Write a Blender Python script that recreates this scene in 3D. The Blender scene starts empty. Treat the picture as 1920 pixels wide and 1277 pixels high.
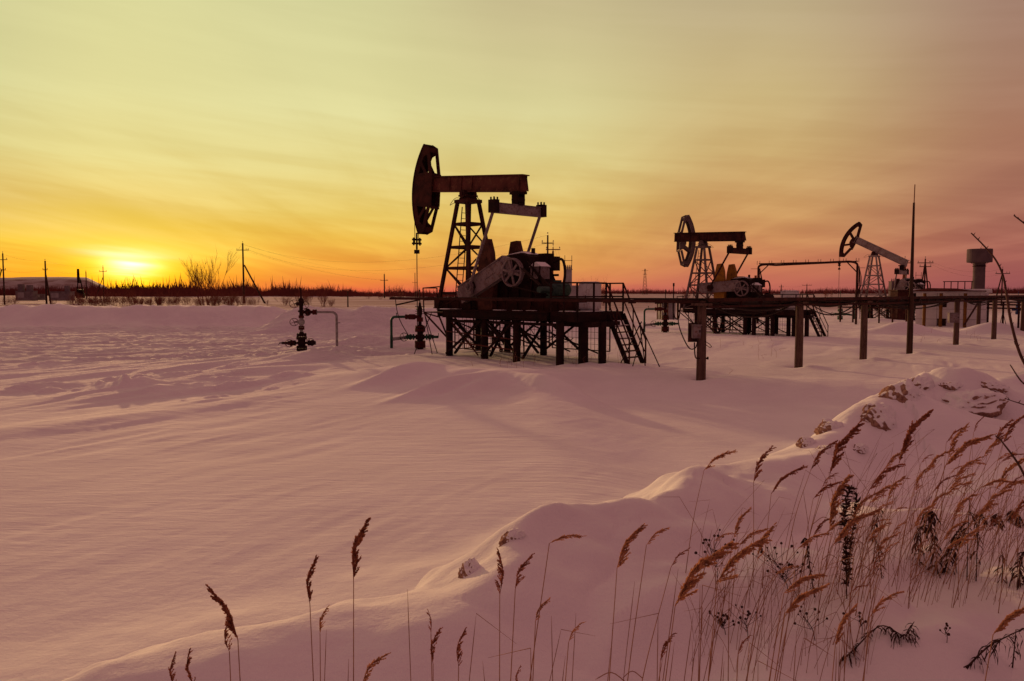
import bpy, math, random
import numpy as np
from mathutils import Vector, Matrix, Euler, noise as mnoise
R = math.radians
random.seed(7)
scene = bpy.context.scene
COL = scene.collection

# ------------------------------------------------------------------ camera
F = 1920*28/36.0          # focal length in photo pixels
EYE = 2.9                 # eye height above the flat snow pad (metres)
PITCH = math.atan(90.5/F)
cam_d = bpy.data.cameras.new('camera'); cam_d.lens = 28; cam_d.sensor_width = 36
cam_d.clip_start = .05; cam_d.clip_end = 20000
cam = bpy.data.objects.new('camera', cam_d); COL.objects.link(cam)
cam.location = (0, 0, EYE); cam.rotation_euler = (math.pi/2-PITCH, 0, 0)
scene.camera = cam
CP, SP = math.cos(PITCH), math.sin(PITCH)

# ------------------------------------------------------------------ sky, sun, exposure
SUN_AZ, SUN_EL = R(-25.5), R(6.0)
scene.view_settings.view_transform = 'Standard'; scene.view_settings.look = 'None'
scene.view_settings.gamma = 1; scene.view_settings.exposure = 0
scene.view_settings.use_curve_mapping = False

def lin(c):
    return tuple((v/255/12.92 if v/255 <= .04045 else ((v/255+.055)/1.055)**2.4) for v in c)

class NT:
    """small helper to write node graphs"""
    def __init__(s, tree): s.t = tree; s.n = tree.nodes; s.l = tree.links
    def new(s, kind, **kw):
        n = s.n.new(kind)
        for k, v in kw.items(): setattr(n, k, v)
        return n
    def put(s, sock, v):
        if hasattr(v, 'is_output'): s.l.new(v, sock)
        elif v is not None: sock.default_value = v
    def m(s, op, a, b=None, c=None, clamp=False):
        n = s.new('ShaderNodeMath', operation=op, use_clamp=clamp)
        s.put(n.inputs[0], a); s.put(n.inputs[1], b); s.put(n.inputs[2], c)
        return n.outputs[0]
    def mr(s, v, a, b, c=0., d=1., smooth=True):
        n = s.new('ShaderNodeMapRange', interpolation_type='SMOOTHSTEP' if smooth else 'LINEAR')
        for i, x in enumerate((v, a, b, c, d)): s.put(n.inputs[i], x)
        return n.outputs[0]
    def mix(s, f, a, b, mode='MIX'):
        n = s.new('ShaderNodeMix', data_type='RGBA', blend_type=mode)
        s.put(n.inputs[0], f)
        for i, x in ((6, a), (7, b)):
            s.put(n.inputs[i], x if hasattr(x, 'is_output') else (*x[:3], 1))
        return n.outputs[2]
    def ramp(s, f, stops, interp='LINEAR'):
        n = s.new('ShaderNodeValToRGB'); cr = n.color_ramp; cr.interpolation = interp
        while len(cr.elements) < len(stops): cr.elements.new(.5)
        for e, (p, c) in zip(cr.elements, stops):
            e.position = p; e.color = (*c[:3], 1) if not isinstance(c, (int, float)) else (c, c, c, 1)
        s.put(n.inputs[0], f); return n.outputs[0]
    def noise(s, vec, scale, detail=4, rough=.55, dist=0., dim='3D'):
        n = s.new('ShaderNodeTexNoise', noise_dimensions=dim)
        s.put(n.inputs['Vector'], vec); s.put(n.inputs['Scale'], scale); s.put(n.inputs['Detail'], detail)
        s.put(n.inputs['Roughness'], rough); s.put(n.inputs['Distortion'], dist)
        return n.outputs[0]
    def mapping(s, vec, loc=(0,0,0), rot=(0,0,0), scale=(1,1,1)):
        n = s.new('ShaderNodeMapping'); s.put(n.inputs[0], vec)
        n.inputs[1].default_value = loc; n.inputs[2].default_value = rot; n.inputs[3].default_value = scale
        return n.outputs[0]
    def comb(s, x, y, z):
        n = s.new('ShaderNodeCombineXYZ')
        for i, v in enumerate((x, y, z)): s.put(n.inputs[i], v)
        return n.outputs[0]

world = bpy.data.worlds.new('World'); scene.world = world; world.use_nodes = True
def build_sky():
    g = NT(world.node_tree); g.n.clear()
    tc = g.new('ShaderNodeTexCoord'); d = tc.outputs['Generated']
    sp = g.new('ShaderNodeSeparateXYZ'); g.l.new(d, sp.inputs[0]); x, y, z = sp.outputs
    az = g.m('ARCTAN2', x, y)
    zc = g.m('MAXIMUM', z, 0.0)
    top = [(.55, lin((177,119,106))), (1., lin((132,89,97)))]
    def prof(*st): return [(p, lin(c)) for p, c in st] + top
    ramps = [
     (-36, prof((0,(240,112,42)),(.018,(250,158,45)),(.05,(252,205,72)),(.0975,(229,194,108)),(.16,(220,205,134)),(.223,(216,210,150)),(.337,(204,200,148)))),
     (-26, prof((0,(255,112,24)),(.018,(255,172,32)),(.05,(255,212,74)),(.0975,(240,206,108)),(.16,(232,217,142)),(.223,(227,219,154)),(.337,(217,213,154)))),
     (-13, prof((0,(230,98,66)),(.012,(240,134,58)),(.032,(244,164,62)),(.065,(240,190,78)),(.0975,(231,198,100)),(.16,(228,212,138)),(.223,(225,218,156)),(.337,(212,208,153)))),
     (2,   prof((0,(206,98,84)),(.012,(220,128,80)),(.032,(226,155,80)),(.065,(229,176,90)),(.0975,(226,190,105)),(.16,(223,207,138)),(.223,(217,208,150)),(.337,(201,187,142)))),
     (16,  prof((0,(188,98,86)),(.012,(198,110,88)),(.032,(206,126,88)),(.065,(207,146,93)),(.0975,(206,156,98)),(.16,(207,175,116)),(.223,(206,183,129)),(.337,(190,173,137)))),
     (33,  prof((0,(148,80,82)),(.02,(156,86,82)),(.05,(166,100,86)),(.0975,(168,112,92)),(.16,(170,120,96)),(.223,(168,127,105)),(.337,(163,132,116)))),
    ]
    back = prof((0,(78,48,62)),(.1,(88,56,72)),(.337,(106,68,82)))
    # thin high cloud: noise on a plane far above, stretched into streaks
    zz = g.m('ADD', zc, .05)
    px, py = g.m('DIVIDE', x, zz), g.m('DIVIDE', y, zz)
    v = g.mapping(g.comb(px, py, 0.), rot=(0,0,R(14)), scale=(1.05,.17,1))
    n1 = g.noise(v, 1.0, 6, .55, .6)
    v2 = g.mapping(g.comb(g.m('MULTIPLY', az, 1.6), g.m('ADD', g.m('MULTIPLY', zc, 22.), g.m('MULTIPLY', az, 2.2)), 0.), scale=(1,1,1))
    n2 = g.noise(v2, 1.6, 5, .55, .3)
    lowmask = g.mr(zc, .012, .05, .25, 1.)
    s1 = g.mr(n1, .35, .68, -1, 1); s2 = g.mr(n2, .33, .68, -1, 1)
    amp = g.mr(zc, .02, .26, 1., .35)
    cl = g.m('MULTIPLY', g.m('ADD', g.m('MULTIPLY', s1, .55), g.m('MULTIPLY', s2, .6)), g.m('MULTIPLY', amp, lowmask))
    # the streaks shift which height of the colour profile is seen
    zq = g.m('MAXIMUM', g.m('ADD', zc, g.m('MULTIPLY', cl, g.mr(zc, 0., .2, .008, .03))), 0.)
    prev = None
    for i, (a, st) in enumerate(ramps):
        c = g.ramp(zq, st)
        prev = c if prev is None else g.mix(g.mr(az, R(ramps[i-1][0]), R(a)), prev, c)
    bk = g.ramp(zc, back)
    prev = g.mix(g.mr(az, R(33), R(105)), prev, bk)
    prev = g.mix(g.mr(az, R(-36), R(-120)), prev, bk)
    br = g.m('ADD', 1., g.m('MULTIPLY', cl, .125))
    prev = g.mix(1., prev, g.comb(br, br, br), 'MULTIPLY')
    # glow of the sun itself behind thin cloud
    el = g.m('ARCSINE', z)
    def blob(az0, el0, sa, se, wob=0.):
        da = g.m('DIVIDE', g.m('SUBTRACT', az, R(az0)), R(sa))
        e2 = g.m('ADD', el, g.m('MULTIPLY', s2, R(wob)))
        de = g.m('DIVIDE', g.m('SUBTRACT', e2, R(el0)), R(se))
        return g.m('EXPONENT', g.m('MULTIPLY', g.m('ADD', g.m('MULTIPLY', da, da), g.m('MULTIPLY', de, de)), -1.))
    def add(c, w, rgb):
        n = g.comb(*[g.m('MULTIPLY', w, k) for k in rgb])
        return g.mix(1., c, n, 'ADD')
    prev = add(prev, blob(-25.6, 1.5, 8., 2.0, .5), (.22,.11,.0))
    prev = add(prev, blob(-25.4, 1.3, 2.5, 1.25, .35), (.7,.55,.0))
    prev = add(prev, blob(-25.4, 1.35, 1.25, .50, .6), (1.,.8,.95))
    prev = add(prev, blob(-25.8, 2.45, 2.2, .42, .3), (.2,.2,.42))
    prev = add(prev, blob(-25.2, .1, 1.1, .5), (1.,.7,.0))
    bg = g.new('ShaderNodeBackground'); g.l.new(prev, bg.inputs[0]); bg.inputs[1].default_value = 1.0
    out = g.new('ShaderNodeOutputWorld'); g.l.new(bg.outputs[0], out.inputs[0])
build_sky()

sun_d = bpy.data.lights.new('sun', 'SUN'); sun_d.energy = 2.5; sun_d.angle = R(1.2); sun_d.color = (1., .58, .26)
sun = bpy.data.objects.new('sun', sun_d); COL.objects.link(sun)
sd = Vector((math.sin(SUN_AZ)*math.cos(SUN_EL), math.cos(SUN_AZ)*math.cos(SUN_EL), math.sin(SUN_EL)))
sun.rotation_euler = sd.to_track_quat('Z', 'Y').to_euler(); sun.location = (-60, 120, 30)

# ------------------------------------------------------------------ pixel <-> place
def ray(px, py):
    u, v = (px-960)/F, (638.5-py)/F
    return Vector((u, CP+v*SP, -SP+v*CP))
def at(px, py, Y):
    d = ray(px, py); t = Y/d.y
    return Vector((d.x*t, Y, EYE+d.z*t))
def onz(px, py, z=0.):
    d = ray(px, py); t = (z-EYE)/d.z
    return Vector((d.x*t, d.y*t, z))

# ------------------------------------------------------------------ terrain heights
def _hash(i, j, s):
    n = (i*374761393 + j*668265263 + s*974634777) & 0x7fffffff
    n = ((n ^ (n >> 13))*1274126177) & 0x7fffffff
    return ((n ^ (n >> 16)) & 0xffff)/65535.
def vn(x, y, s=0):
    x = np.asarray(x, float); y = np.asarray(y, float)
    i = np.floor(x).astype(np.int64); j = np.floor(y).astype(np.int64)
    fx, fy = x-i, y-j
    ux, uy = fx*fx*fx*(fx*(fx*6-15)+10), fy*fy*fy*(fy*(fy*6-15)+10)
    a, b, c, d = _hash(i,j,s), _hash(i+1,j,s), _hash(i,j+1,s), _hash(i+1,j+1,s)
    return (a+(b-a)*ux)+((c+(d-c)*ux)-(a+(b-a)*ux))*uy - .5
def fbm(x, y, s=0, o=4, g=.5):
    t = 0; a = 1.
    for k in range(o):
        t = t+a*vn(x, y, s+k*17); x = x*2.03+11.3; y = y*2.03-7.1; a *= g
    return t
def sst(x, a, b):
    t = np.clip((x-a)/(b-a), 0, 1); return t*t*(3-2*t)
CREST_PX = [(110,1300,.80),(330,1225,.86),(500,1190,.90),(700,1140,.96),(870,1085,1.02),(1000,978,1.14),(1130,942,1.20),
            (1240,934,1.12),(1330,890,1.10),(1420,862,1.13),(1560,812,1.12),(1640,768,1.20),(1720,714,1.32),(1800,716,1.36),(1920,697,1.48)]
CR = [onz(x, y, z) for x, y, z in CREST_PX]
CR = [Vector((-9, -1.5, .2)), Vector((-5, 1.9, .55))] + CR + [Vector((22, 27, 1.3)), Vector((60, 52, .6))]
CRX = np.array([p.x for p in CR]); CRY = np.array([p.y for p in CR]); CRZ = np.array([p.z for p in CR])
LIPS = [([onz(a, b, z) for a, b in P], h_, wn, wf) for P, z, h_, wn, wf in (
    ([(1010,1040),(1130,1000),(1240,980),(1330,982),(1420,992),(1540,1004)], 1.15, .25, .45, 1.1),
    ([(1235,958),(1330,925),(1400,915),(1480,930)], 1.15, .24, .40, .9),
    ([(1620,800),(1700,786),(1780,793),(1860,812),(1930,832)], 1.25, .30, .75, 1.2),
    ([(1665,775),(1735,732),(1795,742),(1850,755)], 1.35, .24, .60, .8),
    ([(1755,760),(1830,737),(1880,744),(1930,752)], 1.35, .18, .55, .8),
    ([(1430,1072),(1560,1060),(1700,1075)], 1.15, .14, .35, .9),
    ([(1470,875),(1560,834),(1650,796)], 1.15, .14, .50, .8),
    ([(880,1098),(1000,1058),(1110,1068)], 1.1, .14, .35, .8),
    ([(1620,1160),(1750,1132),(1880,1150)], 1.1, .13, .40, .8),
    ([(1120,1150),(1180,1110),(1270,1060)], 1.1, .12, .30, .8))]
def bump(x, y, px, py, sa, sb, ang, hgt, d=None):
    c = onz(px, py) if d is None else at(px, py, d)
    ca, sa_ = math.cos(R(ang)), math.sin(R(ang))
    u = (x-c.x)*ca+(y-c.y)*sa_; v = -(x-c.x)*sa_+(y-c.y)*ca
    return hgt*np.exp(-(u/sa)**2-(v/sb)**2)
def hgt(x, y):
    x = np.asarray(x, float); y = np.asarray(y, float)
    r = np.hypot(x, y)
    h = .16*fbm(x/17, y/17, 3, 3)+.05*fbm(x/4., y/4., 5, 3)
    h = h*sst(r, 3, 14)
    # wind-carved sastrugi, long axis up to the right
    ca, sa = math.cos(R(64)), math.sin(R(64))
    u = x*ca+y*sa; v = -x*sa+y*ca
    field = sst(r, 5, 10)*(1-sst(r, 60, 140))
    sas = np.abs(fbm(u/3.4+v*.15, v/.75, 21, 3)); sas2 = np.clip(fbm(u/7, v/2.2, 31, 3), 0, 1)
    h = h+field*(.05*(.35-sas)*sst(fbm(x/9, y/9, 8, 2), -.25, .35)+.14*sas2*sst(fbm(x/13, y/13, 77, 2), -.1, .4))
    # ploughed track with ruts on the left
    road = sst(y, 33, 37)*(1-sst(y, 62, 66))*(1-sst(x, -9, -3))
    c5, s5 = math.cos(R(38)), math.sin(R(38)); ru = x*c5+y*s5; rv = -x*s5+y*c5-1.6*fbm(x/25, y/25, 61, 2)
    rut = np.abs(fbm(ru/11, rv/1.5, 41, 5, .62))
    h = h+road*(.42*(.25-rut)+.30*np.clip(fbm(ru/1.1, rv/.6, 45, 3)-.10, 0, 1)*sst(fbm(ru/10, rv/1.6, 46, 2), -.05, .3))
    near = sst(y, 18, 23)*(1-sst(y, 33, 38))*(1-sst(x, -9, -5))
    ru2 = x*ca+y*sa; rv2 = -x*sa+y*ca
    h = h+near*(.26*np.clip(fbm(ru2/8, rv2/1.2, 51, 4), -.1, 1)+.26*np.clip(fbm(ru2/.9, rv2/.5, 55, 3)-.14, 0, 1)*sst(fbm(ru2/6, rv2/1.0, 58, 2), .0, .3))
    h = h+road*.10*fbm(ru/.9, rv/.45, 49, 3, .6)*sst(fbm(ru/8, rv/2, 48, 2), -.3, .2)
    # left berm, second berm, humps
    wob = 2.0*fbm(x/13, y*0+1.7, 71, 3)
    bz = 1.72+.35*fbm(x/8, y*0+.3, 72, 4)
    h = h+bz*np.exp(-np.abs((y-73-wob)/(3.4+1.0*vn(x/5, y*0, 73)))**2.6)*(1-sst(x, -23, -17))
    h = h+(1.62+.2*fbm(x/6, y*0, 75, 3))*np.exp(-np.abs((y-63-.5*wob-.07*x)/(3.0+.8*vn(x/4, y*0, 74)))**2.6)*sst(x, -20, -16.2)*(1-sst(x, 0, 9))
    h = h+1.25*np.exp(-np.abs((y-78)/4)**2)*sst(x, -23, -15)*(1-sst(x, 4, 14))
    h = h+bump(x, y, 702, 648, 1.9, 1.1, 0, .52)+bump(x, y, 640, 660, 1.6, .8, 20, .22)
    h = h+bump(x, y, 900, 708, 4.4, 2.2, 10, .32)+bump(x, y, 760, 700, 2.6, 1.6, 40, .25)
    for (px, py, a, l, w, k) in ((752,712,62,1.9,.34,.28),(835,728,62,2.0,.30,.32),(890,728,70,1.6,.36,.2),(1015,724,118,1.6,.30,.28),(1060,728,120,1.8,.28,.28)):
        h = h+bump(x, y, px, py, l, w, a, k)
    # long drift ridge left of centre and its chunky edge
    h = h+bump(x, y, 430, 705, 4.2, .8, 64, .34)+bump(x, y, 235, 726, 1.6, .55, -30, .22)+bump(x, y, 560, 672, 3.0, .9, 50, .3)
    h = h+bump(x, y, 170, 790, 5.5, .9, 60, .11)
    chunk = np.clip(fbm(x/.35, y/.35, 91, 3)-.1, 0, 1)
    h = h+chunk*(bump(x, y, 230, 728, 1.5, .5, -35, .5)+bump(x, y, 470, 668, 7., .5, 12, .45))
    # edge of the pad towards the camera on the right
    ex = np.interp(x, [-2, 1, 4.5, 6.5, 9, 12, 16], [30, 28.6, 26.8, 25.6, 24.9, 23.2, 22.0])
    h = h-.34*sst(ex-y, -.2, 2.6)*sst(x, .5, 3.5)*(1-sst(x, 12, 17))
    h = h+.10*np.exp(-((y-ex-1.2)/1.2)**2)*sst(x, .5, 3.5)*(1-sst(x, 12, 17))
    # heaps by the low building and behind
    for (px, py, d, sa_, k) in ((1692,627,56,2.0,.85),(1860,622,57,2.0,.75),(1640,600,78,4.,.3)):
        h = h+bump(x, y, px, py, sa_, sa_*.6, 0, k, d)
    h = h+.30*fbm(x/1.6, y/1.6, 151, 4, .55)*sst(y, 57, 64)*(1-sst(y, 82, 90))*(1-sst(x, 0, 8))
    for px, py in ((1314,712),(1497,688),(1618,677),(1705,665),(1792,647),(1863,635),(1043,683),(1088,681),(967,676),(1130,683)):
        c = onz(px, py); q2 = (x-c.x)**2+(y-c.y)**2; h = h-.12*np.exp(-q2/.10)+.09*np.exp(-((x-c.x-.35)**2+(y-c.y+.45)**2)/.22)
    # rise of the ground beyond
    h = h+.6*sst(y, 120, 260)+1.0*fbm(x/120, y/120, 95, 3)*sst(y, 100, 300)
    # --- snow bank on which the camera stands
    bd = np.full(x.shape, 1e9); bs = np.zeros(x.shape); bh = np.zeros(x.shape); bw = np.zeros(x.shape)
    x_, y_ = x, y
    wr = sst(r, 2, 6); x = x+wr*(.55*fbm(x/1.9, y/1.9, 111, 4, .55)); y = y+wr*(.55*fbm(x_/1.9, y_/1.9, 121, 4, .55))
    for k in range(len(CR)-1):
        ax, ay, bx, by = CRX[k], CRY[k], CRX[k+1], CRY[k+1]
        dx, dy = bx-ax, by-ay; L2 = dx*dx+dy*dy
        t = np.clip(((x-ax)*dx+(y-ay)*dy)/L2, 0, 1)
        ox, oy = x-(ax+t*dx), y-(ay+t*dy)
        dd = np.hypot(ox, oy); side = dx*(y-ay)-dy*(x-ax)
        m = dd < bd
        bd = np.where(m, dd, bd); bs = np.where(m, np.sign(side), bs)
        wk = math.sqrt(L2)/(dd*dd+.02)**2; bw = bw+wk; bh = bh+wk*(CRZ[k]+t*(CRZ[k+1]-CRZ[k]))
    bh = bh/bw; x, y = x_, y_
    cc = onz(1100, 965, 1.1); bh = bh-.26*np.exp(-((x-cc.x)**2+(y-cc.y)**2)/1.3)
    bh = bh+.16*fbm(x/1.5, y/1.5, 131, 4, .5)*sst(r, 3, 6)
    s = bd*bs                                   # >0: far (field) side
    s = s+.35*fbm(x/1.3, y/1.3, 13, 3)*sst(bd, 0, .8)
    far = bh*np.clip(1-sst(s, -.1, 1.5+.5*vn(x/2, y/2, 14))*.86-.14*sst(s, 1, 3.4), 0, 1)
    u2 = x*.80+y*.60; v2 = -x*.60+y*.80
    bil = np.abs(fbm(u2/2.6+3, v2/1.5, 81, 3, .42))
    lump = -.45*(bil-.2)+.20*fbm(x/3.1, y/3.1, 83, 3, .42)
    q = (-.42*x+.91*y+1.5*fbm(x/2.7, y/2.7, 161, 3, .45))/2.3+.35; q = q-np.floor(q)
    lump = lump+(np.where(q < .26, sst(q, 0, .26), 1-sst(q, .2, 1.)*1.)-.5)*.13*sst(fbm(x/3.5, y/3.5, 163, 2), -.4, .1)
    lump = lump*sst(bd, .0, 1.4)*(1-.55*np.exp(-(r/3.2)**2))
    nearh = bh*(1-.20*sst(bd, .2, 3.2))+lump-.12*sst(bd, .15, 1.1)
    # wind-cut lips: gentle back, steep shaded front towards the camera side
    lx = x+.30*fbm(x/.9, y/.9, 171, 3, .5); ly = y+.30*fbm(x/.9, y/.9, 173, 3, .5)
    for PT, hh, wn, wf in LIPS:
        bd2 = np.full(x.shape, 1e9); sg = np.zeros(x.shape); fade = np.zeros(x.shape); n_ = len(PT)-1
        for k in range(n_):
            p, q = PT[k], PT[k+1]; dx, dy = q.x-p.x, q.y-p.y; t = ((lx-p.x)*dx+(ly-p.y)*dy)/(dx*dx+dy*dy); tc_ = np.clip(t, 0, 1)
            ox, oy = lx-(p.x+tc_*dx), ly-(p.y+tc_*dy); dd = np.hypot(ox, oy); m = dd < bd2
            bd2 = np.where(m, dd, bd2); sg = np.where(m, np.sign(dx*oy-dy*ox), sg); fade = np.where(m, (k+tc_)/n_, fade)
        bd2 = np.sqrt(bd2*bd2+.0016)
        nearh = nearh+hh*np.where(sg > 0, np.exp(-(bd2/wf)**2), np.exp(-(bd2/wn)**1.4)*1.35-.35*np.exp(-(bd2/(wn*1.8))**2))*np.sin(np.pi*np.clip(fade, 0, 1))**.8
    # carved hollow and the little drift with a sharp lip, right of centre
    nearh = nearh+bump(x, y, 1330, 925, .5, 1.0, 40, -.16, 8.0)+bump(x, y, 1120, 1010, .9, .55, 20, .10, 5.9)
    nearh = nearh+bump(x, y, 1760, 800, 2.2, .9, 10, .12, 10.5)
    nearh = nearh+bump(x, y, 1722, 728, .9, .7, 30, .20, 13.2)+bump(x, y, 1805, 752, 1.0, .5, 10, .26, 12.0)-bump(x, y, 1800, 775, 1.1, .35, 5, .16, 11.0)
    nearh = nearh+bump(x, y, 1690, 800, .8, .5, 25, .16, 10.2)+bump(x, y, 1000, 1010, .55, .35, 35, .12, 6.0)
    nearh = nearh*(1-sst(x-.5*y, 14, 40))
    w = sst(s, -.32, .22); bank = nearh*(1-w)+far*w
    h = h*(1-sst(bank, .02, .5)*.8)+bank
    return h
def H1(x, y): return float(hgt(np.array([x]), np.array([y]))[0])
def ong(px, py):
    """first place where the ray through a photo pixel meets the snow"""
    d = ray(px, py)
    lo, hi = .9, 60.
    for _ in range(3):
        t = np.linspace(lo, hi, 90) if _ else np.exp(np.linspace(math.log(lo), math.log(hi), 220))
        hh = hgt(d.x*t, d.y*t); k = np.nonzero(EYE+d.z*t <= hh)[0]
        k = max(1, k[0]) if len(k) else len(t)-1
        lo, hi = t[k-1], t[k]
    return Vector((d.x*hi, d.y*hi, float(hh[k])))
def gz(v, dz=0.): return Vector((v.x, v.y, H1(v.x, v.y)+dz))

# ------------------------------------------------------------------ materials
MATS = {}
def mat(name, c1, c2=None, scale=6., rough=.7, metal=0., bump=0., bscale=None, stretch=(1,1,1), lo=.38, hi=.66, c3=None, trans=0.):
    m = bpy.data.materials.new(name); m.use_nodes = True; g = NT(m.node_tree)
    b = g.n['Principled BSDF']; b.inputs['Roughness'].default_value = rough; b.inputs['Metallic'].default_value = metal
    b.inputs['Specular IOR Level'].default_value = .06
    tc = g.new('ShaderNodeTexCoord'); v = g.mapping(tc.outputs['Object'], scale=stretch)
    if c2 is not None:
        n = g.noise(v, scale, 6, .62)
        col = g.mix(g.mr(n, lo, hi), c1, c2)
        if c3 is not None:
            n3 = g.noise(v, scale*3.7, 5, .6); col = g.mix(g.mr(n3, .52, .68), col, c3)
        g.l.new(col, b.inputs['Base Color'])
        if trans == 0:
            g.l.new(g.mr(n, .3, .7, rough-.12, min(1, rough+.15)), b.inputs['Roughness'])
    else: b.inputs['Base Color'].default_value = (*c1, 1)
    if bump:
        bn = g.new('ShaderNodeBump'); bn.inputs['Strength'].default_value = bump; bn.inputs['Distance'].default_value = .02
        g.l.new(g.noise(v, bscale or scale*4, 5, .6), bn.inputs['Height']); g.l.new(bn.outputs[0], b.inputs['Normal'])
    if trans:
        tr = g.new('ShaderNodeBsdfTranslucent'); ms = g.new('ShaderNodeMixShader'); ms.inputs[0].default_value = trans
        if c2 is not None: g.l.new(col, tr.inputs[0])
        else: tr.inputs[0].default_value = (*c1, 1)
        g.l.new(b.outputs[0], ms.inputs[1]); g.l.new(tr.outputs[0], ms.inputs[2])
        g.l.new(ms.outputs[0], g.n['Material Output'].inputs[0])
    MATS[name] = m; return m
mat('rust_dark', (.034,.012,.012), (.075,.026,.022), 2.2, .75, .0, .3, 14)
mat('rust_beam', (.12,.036,.030), (.045,.016,.015), 1.3, .65, .0, .25, 12, lo=.42, hi=.7, c3=(.16,.07,.045))
mat('steel_black', (.018,.008,.009), (.036,.015,.014), 3., .7, .0, .2, 18)
mat('tower_grey', (.17,.125,.125), (.115,.08,.08), 2., .6, .0, .15, 14, c3=(.10,.05,.04))
mat('kiosk_grey', (.22,.18,.19), (.16,.125,.13), 1.2, .65)
mat('grey_worn', (.25,.195,.205), (.16,.115,.125), 2.5, .6, .0, .2, 16, c3=(.15,.07,.055))
mat('white_worn', (.32,.27,.27), (.23,.175,.17), 2.0, .6, .0, .15, 14, c3=(.22,.12,.09))
mat('brown_weight', (.12,.045,.035), (.06,.025,.022), 2.4, .7, 0, .3, 12)
mat('yellow_paint', (.36,.16,.025), (.25,.11,.025), 3., .55, 0, .1, 10, c3=(.12,.055,.025))
mat('yellow_old', (.20,.085,.02), (.13,.055,.018), 3., .6, 0, .1, 10)
mat('green_paint', (.035,.10,.065), (.02,.055,.04), 4., .5, 0, .1)
mat('motor_green', (.05,.085,.075), (.03,.05,.045), 4., .5, 0, .1)
mat('red_paint', (.085,.014,.012), (.05,.012,.011), 5., .55)
mat('blue_paint', (.03,.06,.20), (.02,.035,.11), 4., .55)
mat('pipe_grey', (.34,.32,.33), (.22,.19,.19), 5., .6)
mat('cabinet_grey', (.62,.60,.62), (.50,.47,.49), 1.6, .55, c3=(.45,.38,.38))
mat('cladding', (.36,.33,.34), (.28,.25,.26), 1.2, .65)
mat('brick', (.06,.018,.016), (.04,.014,.013), 8., .85)
mat('block_wall', (.72,.69,.72), (.60,.57,.60), .8, .85, c3=(.66,.63,.66))
mat('concrete', (.15,.11,.12), (.11,.08,.09), .3, .9)
mat('window_dark', (.015,.01,.01), (.05,.02,.015), 5., .3)
mat('wood_post', (.125,.07,.058), (.065,.036,.03), 3., .9, 0, .6, 20, stretch=(6,6,.5), c3=(.17,.11,.09))
mat('pole_wood', (.075,.04,.03), (.04,.022,.018), 3., .9, stretch=(5,5,.4))
mat('pole_red', (.22,.07,.035), (.14,.05,.03), 3., .8)
mat('cable_black', (.022,.013,.012), (.045,.022,.018), 7., .6)
mat('insulator', (.30,.24,.22), (.18,.14,.13), 9., .3)
mat('straw', (.46,.25,.16), (.32,.16,.105), 30., .9, trans=.25)
mat('plume', (.60,.30,.17), (.40,.19,.11), 40., .95, trans=.35)
mat('plume_dark', (.42,.16,.095), (.26,.09,.058), 40., .95, trans=.3)
mat('weed_dark', (.075,.036,.03), (.038,.02,.018), 20., .95)
mat('twig', (.10,.05,.04), (.06,.03,.026), 20., .9)
mat('bark_red', (.26,.085,.06), (.16,.055,.04), .8, .95)
mat('wood_far', (.20,.055,.045), (.13,.04,.035), .06, 1.)
def clod_mat(nm, sd):
    m = bpy.data.materials.new(nm); m.use_nodes = True; g = NT(m.node_tree)
    b = g.n['Principled BSDF']; b.inputs['Roughness'].default_value = 1.; b.inputs['Specular IOR Level'].default_value = .0
    tc = g.new('ShaderNodeTexCoord'); ge = g.new('ShaderNodeNewGeometry')
    dt = g.new('ShaderNodeVectorMath', operation='DOT_PRODUCT'); g.l.new(ge.outputs['Normal'], dt.inputs[0]); dt.inputs[1].default_value = sd
    n = g.noise(tc.outputs['Object'], 20., 6, .7)
    soil = g.mix(g.mr(n, .35, .65), (.20,.10,.075), (.42,.25,.19))
    f = g.mr(g.m('ADD', dt.outputs['Value'], g.m('MULTIPLY', g.m('SUBTRACT', n, .5), .7)), .04, .20)
    g.l.new(g.mix(f, soil, (.84,.83,.85)), b.inputs['Base Color'])
    bn = g.new('ShaderNodeBump'); bn.inputs['Strength'].default_value = .6; bn.inputs['Distance'].default_value = .02
    g.l.new(g.noise(tc.outputs['Object'], 22., 6, .7), bn.inputs['Height']); g.l.new(bn.outputs[0], b.inputs['Normal'])
    MATS[nm] = m
clod_mat('frozen_soil', (.72, -.25, .64)); clod_mat('undercut_soil', (-.35, .1, .92))
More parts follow.
